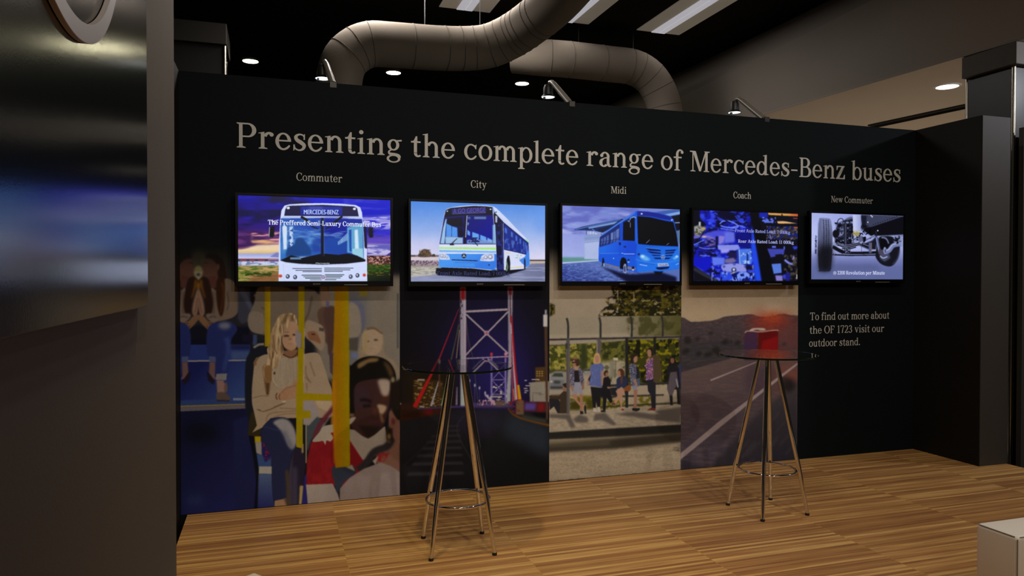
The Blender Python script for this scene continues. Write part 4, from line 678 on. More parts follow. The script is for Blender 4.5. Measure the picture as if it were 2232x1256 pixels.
    E(1065, 1070, 22, 21, (90, 70, 110), 2); E(1065, 1070, 16, 15, white, 2)
    for k in range(3):
        a = math.radians(-90 + 120 * k); L([(1065, 1070), (1065 + 17 * math.cos(a), 1070 + 17 * math.sin(a))], 6, (150, 60, 90), 1)
    for x, y in ((662, 1062), (746, 1070), (1380, 1064), (1458, 1050)): E(x, y, 22, 25, (40, 48, 66), 2); E(x - 4, y - 5, 11, 11, (206, 216, 240), 3); E(x + 3, y + 12, 8, 7, (120, 130, 150), 2)
    E(578, 1057, 22, 18, (196, 74, 40), 3); E(1536, 1046, 18, 18, (200, 66, 50), 3); L([(560, 1125), (1570, 1112)], 26, (186, 196, 230), 8, .6); L([(610, 920), (625, 1120)], 2, (160, 172, 214), 1)
    p.text('MERCEDES-BENZ', 846, 353, 52, 396, (176, 196, 246), sans=True, bold=.035); p.text('Marcopolo', 982, 922, 18, 156, (210, 214, 226), sans=True)
    p.text('The Preffered Semi-Luxury Commuter Bus', 438, 472, 54, 1292, (226, 232, 246), y2=494, bold=.022)
    return p

def paint_tv_city():
    p = Pic(890, 434, 1194, 620, k=3.0, seed=12); P, R, E, L, N = p.P, p.R, p.E, p.L, p.N
    p.view(870, 420, 5.709)
    R(0, 0, 1941, 900, (70, 132, 222), g=((214, 212, 240), (900, 120), (900, 800))); R(100, 600, 500, 820, (206, 204, 236), 60, .7); R(1700, 100, 1941, 500, (96, 150, 236), 60, .5)
    R(100, 798, 520, 850, (210, 196, 206), 4); R(100, 780, 520, 800, (96, 84, 84), 6); P([(240, 798), (262, 740), (300, 708), (350, 712), (390, 750), (388, 798)], (66, 56, 46), 5, sm=1); N([(250, 710), (390, 710), (390, 798), (250, 798)], (110, 84, 62), 14, 12, .52, .6); P([(400, 800), (410, 770), (440, 765), (452, 800)], (62, 56, 52), 4); R(120, 782, 200, 798, (70, 60, 56), 4)
    R(100, 850, 520, 920, (156, 136, 150), 8); N([(100, 845), (520, 845), (520, 920), (100, 920)], (96, 78, 92), 14, 16, .46, .6); R(100, 915, 520, 1070, (188, 182, 176), 10); N([(100, 910), (520, 910), (520, 1060), (100, 1060)], (146, 146, 128), 40, 10, .5, .65)
    R(1600, 840, 1900, 890, (196, 176, 160), 6); R(1600, 838, 1900, 852, (56, 52, 60), 4)
    P([(100, 1060), (480, 1020), (1560, 930), (1640, 885), (1900, 880), (1900, 1200), (100, 1200)], (132, 138, 172), 6, g=((110, 116, 150), (1200, 900), (1700, 1100))); N([(100, 1020), (1900, 900), (1900, 1200), (100, 1200)], (148, 154, 190), 200, 16, .5, .66, 10, .8)
    P([(460, 940), (1200, 960), (1540, 950), (1580, 955), (1260, 1050), (1130, 1062), (480, 1030), (450, 1000)], (8, 10, 24), 6)
    # bus side
    P([(1165, 168), (1210, 195), (1340, 320), (1470, 460), (1612, 600), (1612, 630), (1470, 500), (1340, 385), (1190, 250)], (204, 214, 246), 2); P([(1570, 575), (1612, 610), (1612, 625), (1575, 600)], (112, 226, 110), 3)
    P([(1190, 250), (1300, 350), (1612, 625), (1622, 900), (1560, 950), (1380, 965), (1205, 970)], (212, 218, 246), 2)
    P([(1190, 255), (1300, 370), (1470, 510), (1608, 625), (1612, 785), (1470, 748), (1300, 712), (1300, 985), (1210, 965)], (14, 22, 96), 2); P([(1310, 400), (1460, 520), (1600, 635), (1602, 770), (1310, 700)], (24, 44, 140), 4)
    for x0, x1, t0, t1 in ((1312, 1340, 430, 455), (1385, 1412, 480, 500), (1445, 1468, 530, 548), (1495, 1512, 566, 582), (1540, 1552, 600, 612), (1566, 1578, 618, 628)): P([(x0, t0), (x1, t1), (x1, t1 + 60), (x0, t0 + 66)], (70, 110, 210), 3)
    N([(1310, 560), (1600, 660), (1602, 770), (1310, 700)], (92, 120, 206), 24, 60, .5, .62, 4, .7)
    for x in (1385, 1440, 1490, 1535): L([(x, 460 + (x - 1385) * .8), (x, 730 + (x - 1385) * .25)], 4, (10, 16, 70), 1)
    P([(1530, 860), (1570, 780), (1614, 700), (1622, 900), (1575, 935), (1540, 890)], (60, 130, 226), 3); P([(1490, 840), (1560, 800), (1560, 890), (1530, 890)], (70, 130, 230), 4); N([(1440, 770), (1530, 780), (1530, 830), (1440, 820)], (140, 190, 160), 14, 14, .55, .62)
    L([(1298, 935), (1380, 940), (1540, 922)], 9, (222, 206, 110), 2); L([(1320, 750), (1390, 758)], 6, (226, 206, 130), 2); L([(1215, 755), (1245, 762)], 8, (210, 160, 60), 2)
    P([(1325, 960), (1335, 830), (1350, 785), (1366, 790), (1378, 870), (1374, 990), (1345, 985)], (8, 10, 20), 3); L([(1330, 860), (1345, 930), (1330, 980)], 16, (120, 170, 140), 4, .8, 1); P([(1550, 955), (1552, 830), (1562, 812), (1568, 850), (1568, 950)], (10, 14, 40), 3)
    P([(1190, 260), (1225, 290), (1290, 360), (1298, 990), (1215, 970)], (10, 14, 54), 2); L([(1292, 380), (1300, 960)], 8, (150, 160, 200), 2); N([(1215, 400), (1290, 400), (1290, 960), (1215, 960)], (30, 40, 120), 30, 60, .55, .62); L([(1270, 360), (1282, 800)], 6, (50, 66, 150), 3)
    # front
    P([(490, 930), (492, 760), (500, 600), (530, 420), (560, 270), (580, 212), (640, 186), (760, 168), (930, 155), (1080, 160), (1165, 172), (1172, 260), (1195, 500), (1205, 700), (1208, 960), (1130, 970), (900, 945), (600, 935)], (216, 222, 248), 2)
    P([(556, 310), (580, 218), (640, 192), (800, 176), (930, 165), (1080, 170), (1160, 180), (1165, 290), (860, 285), (600, 310)], (10, 12, 40), 2); P([(654, 205), (1080, 184), (1078, 250), (650, 268)], (34, 38, 104), 3); L([(660, 266), (1078, 250)], 4, (130, 140, 190), 2)
    E(597, 232, 10, 8, (220, 226, 240), 2); E(1136, 207, 11, 9, (224, 230, 244), 2)
    P([(500, 640), (530, 460), (556, 310), (820, 285), (1166, 280), (1175, 400), (1195, 640)], (14, 20, 92), 3, g=((10, 16, 140), (700, 300), (1000, 600))); P([(590, 330), (780, 310), (800, 430), (600, 420)], (12, 12, 34), 10)
    P([(510, 636), (545, 440), (575, 330), (590, 330), (575, 460), (570, 550), (560, 640)], (150, 190, 226), 4); P([(585, 385), (655, 420), (725, 440), (725, 550), (580, 555)], (80, 146, 232), 4); L([(652, 415), (650, 550)], 5, (16, 30, 90), 1); R(570, 552, 790, 640, (150, 184, 222), 5); P([(720, 430), (790, 440), (790, 560), (730, 560)], (12, 16, 60), 6)
    for x0, x1, y0, y1 in ((845, 880, 462, 540), (905, 990, 490, 590), (1005, 1080, 525, 605), (1095, 1150, 560, 620)): P([(x0, y0), (x1, y0 + 30), (x1, y1), (x0, y1 - 16)], (96, 160, 236), 4)
    R(840, 590, 1160, 640, (140, 178, 222), 8, .8); N([(840, 560), (1000, 560), (1000, 620), (840, 620)], (20, 30, 90), 20, 14, .5, .6); R(930, 298, 1080, 332, (130, 160, 190), 5, .7); R(850, 300, 885, 332, (110, 150, 200), 5, .6); P([(1160, 400), (1192, 410), (1198, 640), (1160, 640)], (130, 176, 216), 5)
    P([(812, 290), (842, 285), (828, 640), (796, 640)], (14, 16, 44), 2); L([(842, 285), (824, 560)], 9, (200, 206, 226), 2); P([(735, 480), (780, 455), (800, 520), (770, 560)], (10, 10, 30), 5); P([(845, 370), (870, 380), (850, 420)], (120, 150, 190), 4)
    L([(500, 640), (1200, 642)], 6, (20, 26, 60), 1); L([(630, 652), (720, 572)], 7, (14, 18, 40), 1); L([(655, 648), (695, 590)], 5, (14, 18, 40), 1); L([(975, 662), (930, 610)], 10, (20, 24, 50), 2); R(628, 636, 680, 656, (20, 24, 44), 3)
    P([(1172, 262), (1192, 255), (1226, 290), (1222, 400), (1180, 395)], (12, 14, 26), 2); P([(1195, 286), (1220, 292), (1218, 374), (1196, 372)], (180, 190, 220), 4); L([(1180, 250), (1215, 240)], 8, (10, 12, 30), 2)
    P([(498, 682), (1200, 686), (1204, 712), (496, 700)], (166, 230, 110), 2); P([(498, 716), (1204, 730), (1206, 752), (496, 742)], (120, 178, 240), 3)
    P([(496, 762), (1206, 766), (1210, 970), (1130, 962), (900, 940), (490, 930)], (70, 148, 238), 2, g=((50, 120, 226), (800, 770), (900, 950)))
    P([(498, 760), (560, 756), (615, 790), (632, 838), (500, 836)], (204, 210, 236), 3); P([(1000, 850), (1020, 790), (1060, 766), (1180, 768), (1180, 850), (1120, 858)], (206, 212, 240), 3)
    for x, y, r in ((530, 790, 22), (560, 796, 18), (592, 806, 14), (1130, 802, 30), (1074, 808, 24), (1032, 824, 16)): E(x, y, r, r, (130, 138, 164), 3); E(x - 2, y - 3, r * .6, r * .6, (226, 230, 244), 4)
    L([(650, 838), (970, 850)], 10, (12, 22, 60), 2); P([(690, 866), (925, 876), (942, 924), (672, 914)], (64, 140, 232), 2); L([(690, 868), (925, 878)], 4, (40, 100, 200), 1); E(1114, 902, 9, 9, (16, 30, 70), 2)
    E(802, 789, 29, 30, (20, 24, 44), 2); E(802, 789, 24, 25, (36, 44, 66), 2)
    for k in range(3):
        a = math.radians(-90 + 120 * k); L([(802, 789), (802 + 26 * math.cos(a), 789 + 26 * math.sin(a))], (12, 4), (196, 206, 220), 1)
    P([(1180, 935), (1215, 945), (1200, 960)], (210, 180, 130), 3)
    p.text('A GO GEORGE', 670, 262, 60, 400, (92, 76, 170), sans=True, y2=244)
    p.text('Front Axle Rated Load: 7 000kg', 470, 1026, 48, 900, (58, 64, 112), y2=1034)
    return p

def paint_tv_midi():
    p = Pic(1220, 442, 1488, 620, k=3.0, seed=13); P, R, E, L, N = p.P, p.R, p.E, p.L, p.N
    p.view(1200, 430, 5.98)
    R(0, 0, 1800, 1256, (112, 128, 204), g=((162, 172, 230), (600, 120), (400, 800))); N([(100, 100), (1200, 100), (1200, 480), (100, 480)], (88, 96, 186), 240, 80, .48, .65, 20, .8); N([(100, 200), (1200, 200), (1200, 480), (100, 480)], (178, 184, 234), 200, 60, .58, .7, 20, .7); P([(270, 470), (330, 460), (380, 480), (300, 486)], (112, 122, 190), 6)
    R(100, 790, 650, 870, (98, 148, 160), 12); R(100, 800, 650, 840, (92, 142, 138), 10); P([(100, 862), (640, 822), (660, 836), (100, 884)], (196, 202, 236), 4)
    P([(100, 880), (640, 835), (1800, 835), (1800, 1200), (100, 1200)], (84, 106, 176), 6, g=((50, 66, 140), (500, 860), (400, 1090))); N([(100, 860), (1200, 860), (1200, 1110), (100, 1110)], (110, 134, 200), 30, 10, .52, .64, 8, .6); N([(100, 960), (1200, 960), (1200, 1110), (100, 1110)], (40, 52, 118), 40, 14, .54, .66, 8, .6)
    # canopy building
    P([(440, 500), (640, 470), (660, 520), (640, 815), (440, 810)], (134, 152, 202), 2); P([(440, 580), (640, 560), (640, 815), (440, 810)], (168, 182, 224), 6)
    for y in (545, 590, 600): L([(440, y), (640, y - 22)], 4, (104, 122, 178), 1)
    P([(305, 420), (420, 385), (930, 280), (1000, 300), (860, 370), (680, 465), (560, 440), (320, 434)], (26, 42, 100), 2); P([(310, 418), (900, 288), (930, 280), (900, 300), (420, 410), (330, 430)], (72, 106, 176), 2); P([(490, 395), (880, 312), (830, 350), (500, 415)], (120, 156, 212), 3); P([(600, 425), (800, 370), (740, 420), (680, 460)], (20, 30, 62), 4); R(470, 450, 610, 486, (176, 188, 226), 2)
    for x in (500, 540, 575): L([(x, 440), (x, 486)], 4, (70, 90, 160), 1)
    P([(458, 440), (478, 440), (478, 490), (458, 492)], (92, 112, 176), 1); L([(540, 415), (610, 470)], 10, (100, 130, 190), 2); L([(662, 470), (662, 500)], 8, (50, 70, 130), 2)
    P([(1300, 200), (1600, 155), (1700, 150), (1700, 230), (1540, 240), (1420, 215)], (60, 92, 170), 3); P([(1480, 222), (1700, 178), (1700, 216), (1560, 242)], (128, 164, 222), 3); P([(1560, 244), (1700, 218), (1700, 420), (1640, 440)], (12, 16, 30), 6); L([(1620, 330), (1690, 326)], 12, (150, 176, 220), 3); P([(1634, 440), (1690, 430), (1690, 560), (1664, 640)], (84, 112, 150), 5)
    # ground shadow and bus
    P([(640, 900), (900, 985), (1060, 1010), (1440, 980), (1640, 1040), (1640, 1110), (1000, 1110), (800, 990)], (8, 12, 44), 14); P([(1340, 960), (1470, 960), (1440, 1010), (1370, 1010)], (6, 8, 20), 5)
    blue = (22, 84, 214)
    P([(625, 830), (632, 640), (640, 540), (680, 480), (900, 320), (1100, 188), (1130, 178), (1270, 184), (1420, 205), (1560, 240), (1605, 285), (1640, 440), (1668, 640), (1680, 760), (1672, 930), (1440, 965), (1260, 960), (1130, 978), (900, 940), (700, 880)], blue, 2)
    P([(640, 540), (680, 478), (905, 320), (1100, 190), (1105, 205), (910, 345), (690, 500), (650, 545)], (66, 122, 216), 2)
    P([(635, 655), (645, 520), (690, 492), (900, 345), (905, 560), (760, 620)], (24, 40, 110), 2)
    for x0, x1 in ((660, 684), (694, 722), (732, 760), (786, 812), (820, 852), (858, 892)):
        y0 = 540 - (x0 - 660) * .60; P([(x0, y0 + 10), (x1, y0 - 6), (x1, 600 - (x1 - 660) * .14 - 10), (x0, 640 - (x0 - 660) * .2)], (70, 92, 160), 3)
    P([(790, 470), (814, 456), (814, 556), (790, 560)], (112, 130, 180), 3); P([(855, 430), (895, 404), (890, 520), (855, 528)], (90, 112, 176), 3); L([(640, 590), (900, 545)], 5, (14, 24, 80), 1)
    P([(905, 345), (985, 290), (1100, 245), (1105, 570), (940, 570), (905, 560)], (20, 50, 160), 2); P([(945, 330), (1100, 250), (1100, 572), (945, 560)], (6, 8, 18), 3); P([(905, 345), (945, 322), (940, 565), (905, 562)], (20, 70, 200), 2)
    P([(1125, 245), (1300, 258), (1480, 300), (1600, 320), (1640, 470), (1664, 640), (1500, 635), (1300, 625), (1140, 610), (1128, 450)], (4, 5, 12), 3); P([(1130, 180), (1270, 186), (1420, 210), (1560, 250), (1608, 300), (1480, 285), (1300, 246), (1128, 240)], (26, 36, 140), 3); E(1188, 214, 13, 10, (226, 236, 255), 4); E(1582, 292, 12, 9, (216, 226, 250), 3); P([(1100, 240), (1128, 240), (1140, 620), (1100, 600)], (30, 92, 220), 3)
    L([(1060, 265), (1090, 255), (1110, 270)], 14, (150, 170, 220), 3, 1, 1); L([(1035, 300), (1045, 270), (1070, 258)], 14, (112, 134, 190), 3, 1, 1); P([(995, 305), (1035, 300), (1030, 330)], (110, 130, 190), 3); L([(1040, 330), (1040, 395)], 8, (120, 140, 190), 2); L([(1245, 600), (1295, 552)], 6, (150, 160, 190), 1.5); L([(1510, 622), (1545, 596)], 6, (140, 150, 180), 1.5)
    P([(630, 660), (905, 575), (1100, 575), (1130, 620), (1120, 770), (900, 760), (630, 740)], (30, 100, 222), 6, g=((20, 70, 206), (700, 640), (1000, 720))); L([(640, 738), (900, 730)], 4, (80, 146, 232), 1.5); L([(950, 742), (1096, 742)], 9, (176, 200, 240), 2); R(892, 590, 916, 625, (10, 22, 90), 2); R(955, 640, 985, 655, (10, 20, 80), 3); L([(900, 580), (900, 770)], 3, (14, 56, 170), 1); L([(920, 735), (950, 730)], 7, (180, 200, 240), 2)
    P([(905, 930), (908, 840), (925, 795), (955, 785), (985, 810), (1000, 880), (1000, 960)], (4, 6, 18), 3); P([(950, 985), (948, 900), (965, 868), (985, 875), (992, 940), (985, 1000)], (150, 164, 206), 3); P([(955, 970), (956, 910), (968, 890), (978, 910), (978, 980)], (50, 60, 110), 5); P([(672, 900), (676, 800), (690, 792), (700, 830), (705, 905)], (6, 10, 30), 3); E(696, 885, 10, 26, (150, 170, 216), 3)
    P([(708, 862), (900, 915), (900, 945), (712, 880)], (120, 110, 124), 2); P([(1000, 905), (1110, 925), (1100, 955), (1000, 935)], (140, 116, 116), 3); R(1060, 905, 1090, 940, (10, 14, 40), 3); E(1075, 948, 12, 10, (220, 226, 240), 3); R(1005, 810, 1028, 836, (12, 20, 70), 3); R(1004, 838, 1028, 856, (150, 180, 230), 3); E(822, 800, 6, 9, (190, 210, 240), 2)
    # nose
    P([(1130, 615), (1300, 630), (1500, 640), (1668, 645), (1680, 760), (1672, 930), (1440, 965), (1260, 960), (1130, 978), (1110, 800)], (24, 92, 216), 8, g=((30, 110, 226), (1200, 640), (1350, 900)))
    for q in ([(1235, 665), (1420, 680), (1442, 702), (1290, 695)], [(1255, 702), (1430, 722), (1442, 738), (1310, 730)], [(1310, 750), (1430, 755), (1440, 765), (1340, 765)], [(1490, 690), (1640, 678), (1620, 698), (1500, 706)], [(1490, 722), (1620, 708), (1600, 730), (1500, 736)], [(1490, 756), (1600, 748), (1580, 764), (1500, 768)], [(1340, 788), (1570, 788), (1540, 806), (1370, 806)]): P(q, (8, 16, 74), 3)
    L([(1240, 660), (1430, 678)], 5, (92, 166, 244), 2, .8); E(1465, 780, 27, 28, (150, 180, 226), 2); E(1465, 780, 20, 21, (22, 50, 130), 2)
    for k in range(3):
        a = math.radians(-90 + 120 * k); L([(1465, 780), (1465 + 24 * math.cos(a), 780 + 24 * math.sin(a))], (9, 4), (190, 206, 236), 1)
    P([(1170, 755), (1230, 760), (1300, 815), (1240, 830), (1180, 800)], (104, 176, 236), 12, sm=1); E(1200, 772, 24, 16, (190, 222, 246), 8); P([(1590, 790), (1660, 755), (1665, 790), (1610, 815)], (96, 170, 236), 8); E(1645, 770, 20, 12, (170, 210, 244), 6); E(1150, 745, 16, 16, (20, 40, 110), 3)
    L([(1115, 810), (1240, 850), (1460, 860), (1670, 820)], 8, (70, 150, 240), 5, .8, 1); P([(1395, 862), (1530, 858), (1545, 895), (1400, 905)], (168, 178, 214), 2); N([(1410, 872), (1530, 868), (1530, 895), (1410, 898)], (120, 130, 176), 14, 14, .5, .56); P([(1370, 915), (1555, 905), (1530, 930), (1440, 945), (1390, 940)], (10, 18, 60), 4)
    for i in range(5): E(1170 + i * 20, 880 + i * 3.6, 8, 6, (200, 216, 250), 2)
    L([(1160, 845), (1360, 880)], 4, (14, 60, 180), 2); L([(1630, 880), (1672, 860)], 6, (190, 206, 240), 2); P([(1160, 930), (1300, 935), (1370, 945), (1260, 965), (1140, 975)], (30, 110, 226), 6)
    return p

def paint_tv_coach():
    p = Pic(1506, 453, 1746, 619, k=3.0, seed=14); P, R, E, L, N = p.P, p.R, p.E, p.L, p.N
    p.view(1490, 440, 6.281)
    R(0, 0, 1696, 1256, (8, 8, 40)); P([(220, 125), (905, 140), (925, 330), (1010, 700), (1060, 1085), (480, 1085), (140, 900), (140, 380), (200, 380)], (16, 22, 170), 10)
    N([(140, 125), (900, 125), (1000, 700), (1050, 1085), (140, 1085)], (6, 6, 50), 90, 70, .48, .6, 6); N([(140, 125), (900, 125), (1000, 700), (1050, 1085), (140, 1085)], (50, 70, 230), 70, 50, .56, .66, 4, .9)
    P([(130, 120), (215, 130), (220, 240), (300, 310), (240, 380), (130, 380)], (4, 6, 20), 6); P([(400, 125), (690, 150), (760, 260), (600, 260), (500, 180)], (6, 6, 36), 10); E(352, 300, 20, 20, (60, 90, 240), 6); E(375, 137, 16, 12, (70, 100, 240), 5)
    for q, w, c in (([(490, 310), (540, 270), (640, 275), (740, 330), (700, 360), (560, 350), (500, 330)], 16, (110, 136, 246)), ([(280, 340), (420, 360), (600, 385), (760, 400)], 14, (24, 40, 150)), ([(500, 370), (620, 388), (700, 400)], 12, (110, 130, 240)), ([(420, 180), (520, 230), (640, 300)], 16, (10, 10, 50)), ([(300, 330), (220, 260), (200, 150)], 22, (6, 6, 30)), ([(640, 360), (760, 330), (840, 360)], 10, (130, 150, 246)), ([(700, 200), (780, 280), (850, 260)], 10, (60, 84, 230))): L(q, w, c, 3, 1, 1)
    P([(300, 440), (420, 400), (640, 400), (700, 440), (690, 560), (500, 600), (300, 520)], (70, 74, 210), 10); P([(560, 420), (690, 420), (690, 550), (560, 560)], (96, 108, 220), 10); P([(690, 440), (900, 400), (930, 600), (850, 640), (760, 620)], (10, 14, 120), 10); P([(140, 350), (200, 330), (290, 360), (290, 400), (200, 480), (150, 470)], (150, 150, 150), 6); R(205, 285, 232, 340, (190, 196, 206), 4); N([(140, 340), (290, 340), (290, 460), (140, 460)], (70, 66, 40), 24, 20, .5, .6); P([(255, 360), (298, 360), (296, 390), (260, 390)], (190, 160, 60), 4); L([(140, 500), (300, 480), (420, 520)], 30, (120, 110, 190), 8, 1, 1); E(280, 488, 30, 12, (210, 170, 160), 5); L([(280, 400), (240, 480), (150, 570)], 10, (6, 6, 20), 2, 1, 1); L([(140, 600), (300, 520)], 12, (110, 140, 240), 3)
    P([(435, 480), (470, 480), (470, 640), (430, 640)], (10, 10, 60), 4); P([(480, 470), (560, 480), (540, 560), (480, 590)], (130, 120, 210), 6)
    P([(300, 520), (430, 510), (430, 620), (280, 620)], (96, 84, 150), 8); N([(200, 520), (430, 520), (430, 760), (200, 760)], (14, 14, 90), 60, 22, .48, .58, 4); L([(210, 630), (300, 650), (430, 640)], 12, (120, 140, 246), 3, .9, 1); L([(220, 742), (360, 748)], 8, (150, 160, 246), 3)
    P([(460, 600), (740, 590), (770, 640), (700, 670), (470, 660)], (130, 140, 226), 5); P([(500, 650), (620, 650), (620, 700), (510, 710)], (150, 150, 236), 8); P([(600, 690), (720, 690), (720, 800), (620, 780)], (24, 20, 70), 8); P([(740, 650), (920, 640), (930, 850), (760, 860)], (70, 116, 226), 6); L([(735, 660), (745, 850)], 22, (40, 60, 150), 4); L([(755, 650), (765, 850)], 10, (160, 190, 250), 3); R(860, 700, 880, 860, (14, 24, 90), 4); N([(770, 660), (930, 660), (930, 850), (770, 850)], (160, 190, 240), 26, 30, .56, .64)
    P([(380, 760), (560, 770), (560, 860), (400, 880)], (90, 116, 236), 8); P([(560, 790), (680, 770), (720, 820), (640, 850), (560, 840)], (110, 100, 150), 8); P([(140, 780), (380, 760), (380, 900), (300, 960), (140, 880)], (14, 20, 190), 10)
    P([(520, 870), (640, 850), (760, 850), (850, 880), (850, 960), (780, 1010), (620, 1000), (530, 940)], (140, 146, 222), 5, sm=1); E(684, 935, 34, 32, (30, 36, 80), 3); E(684, 930, 18, 18, (196, 200, 226), 3)
    for x, y in ((550, 890), (690, 856), (840, 890), (560, 960), (740, 1000), (630, 1000)): E(x, y, 20, 18, (70, 84, 180), 4)
    P([(500, 960), (960, 960), (975, 1085), (500, 1085)], (40, 70, 220), 8); N([(500, 960), (970, 960), (970, 1085), (500, 1085)], (120, 150, 240), 50, 80, .52, .62, 4); N([(500, 960), (970, 960), (970, 1085), (500, 1085)], (10, 16, 90), 30, 70, .58, .64, 4)
    P([(845, 880), (930, 880), (935, 930), (850, 930)], (16, 14, 40), 4); E(945, 890, 12, 30, (150, 120, 150), 4); L([(640, 990), (700, 960)], 14, (180, 160, 130), 4)
    P([(140, 880), (260, 960), (480, 1085), (140, 1085)], (10, 10, 20), 4); L([(140, 920), (300, 1010), (460, 1085)], 46, (40, 40, 52), 6, 1, 1); N([(380, 880), (500, 880), (500, 1085), (380, 1085)], (90, 110, 230), 30, 40, .52, .6)
    P([(900, 130), (1020, 140), (1050, 300), (1140, 560), (1250, 1090), (1060, 1090), (1010, 760), (960, 480)], (3, 4, 10), 3); P([(930, 320), (960, 480), (1010, 760), (1062, 1085), (980, 1085), (920, 640)], (30, 70, 226), 10)
    # right strip
    P([(1022, 140), (1600, 150), (1600, 1090), (1250, 1090), (1140, 560), (1050, 300)], (8, 8, 22), 2); R(1030, 145, 1150, 215, (24, 34, 170), 8); P([(1150, 147), (1568, 156), (1568, 190), (1160, 176)], (214, 158, 76), 3, g=((200, 84, 40), (1400, 160), (1568, 170))); R(1336, 160, 1352, 188, (40, 20, 10), 3); P([(1275, 262), (1350, 258), (1400, 262), (1556, 288), (1290, 294)], (220, 172, 110), 3); R(1500, 212, 1562, 224, (150, 66, 60), 3); R(1500, 335, 1562, 360, (190, 86, 50), 5); L([(1370, 340), (1440, 344)], 14, (170, 120, 160), 4); N([(1060, 200), (1260, 200), (1260, 290), (1060, 290)], (90, 110, 226), 34, 22, .5, .6)
    P([(1230, 350), (1560, 360), (1560, 500), (1190, 490)], (40, 38, 44), 6); N([(1130, 330), (1568, 330), (1568, 520), (1130, 520)], (110, 100, 100), 20, 12, .56, .64); N([(1130, 330), (1568, 330), (1568, 520), (1130, 520)], (20, 26, 110), 40, 24, .56, .64); L([(1150, 470), (1200, 520), (1170, 440)], 12, (120, 130, 220), 4)
    P([(1140, 640), (1380, 640), (1370, 720), (1190, 760)], (60, 66, 170), 5); R(1205, 600, 1260, 628, (90, 110, 226), 3); R(1365, 605, 1385, 650, (80, 90, 190), 3); P([(1250, 720), (1340, 710), (1380, 760), (1360, 800), (1270, 800)], (10, 10, 20), 5); L([(1380, 790), (1450, 840), (1500, 845)], 30, (120, 130, 220), 5, 1, 1); P([(1480, 780), (1510, 720), (1540, 830)], (130, 126, 190), 4); P([(1490, 605), (1560, 600), (1555, 640), (1510, 650)], (40, 56, 190), 5); N([(1370, 720), (1560, 720), (1560, 1060), (1370, 1060)], (70, 62, 50), 30, 30, .52, .62)
    P([(1200, 850), (1330, 840), (1340, 970), (1230, 985)], (84, 120, 214), 4); P([(1240, 985), (1350, 970), (1340, 1000), (1250, 1004)], (12, 14, 50), 4); P([(1250, 1005), (1350, 1005), (1355, 1080), (1265, 1080)], (130, 120, 200), 6); E(1380, 1020, 26, 30, (50, 60, 200), 5); P([(1400, 960), (1460, 970), (1450, 1080), (1390, 1080)], (24, 28, 130), 8); R(1542, 990, 1556, 1050, (200, 196, 190), 3)
    p.text('Front Axle Rated Load: 7 000kg', 700, 416, 44, 756, (150, 156, 222), y2=436, bold=.018); p.text('Rear Axle Rated Load: 11 000kg', 740, 562, 44, 766, (172, 178, 232), y2=572, bold=.018)
    return p

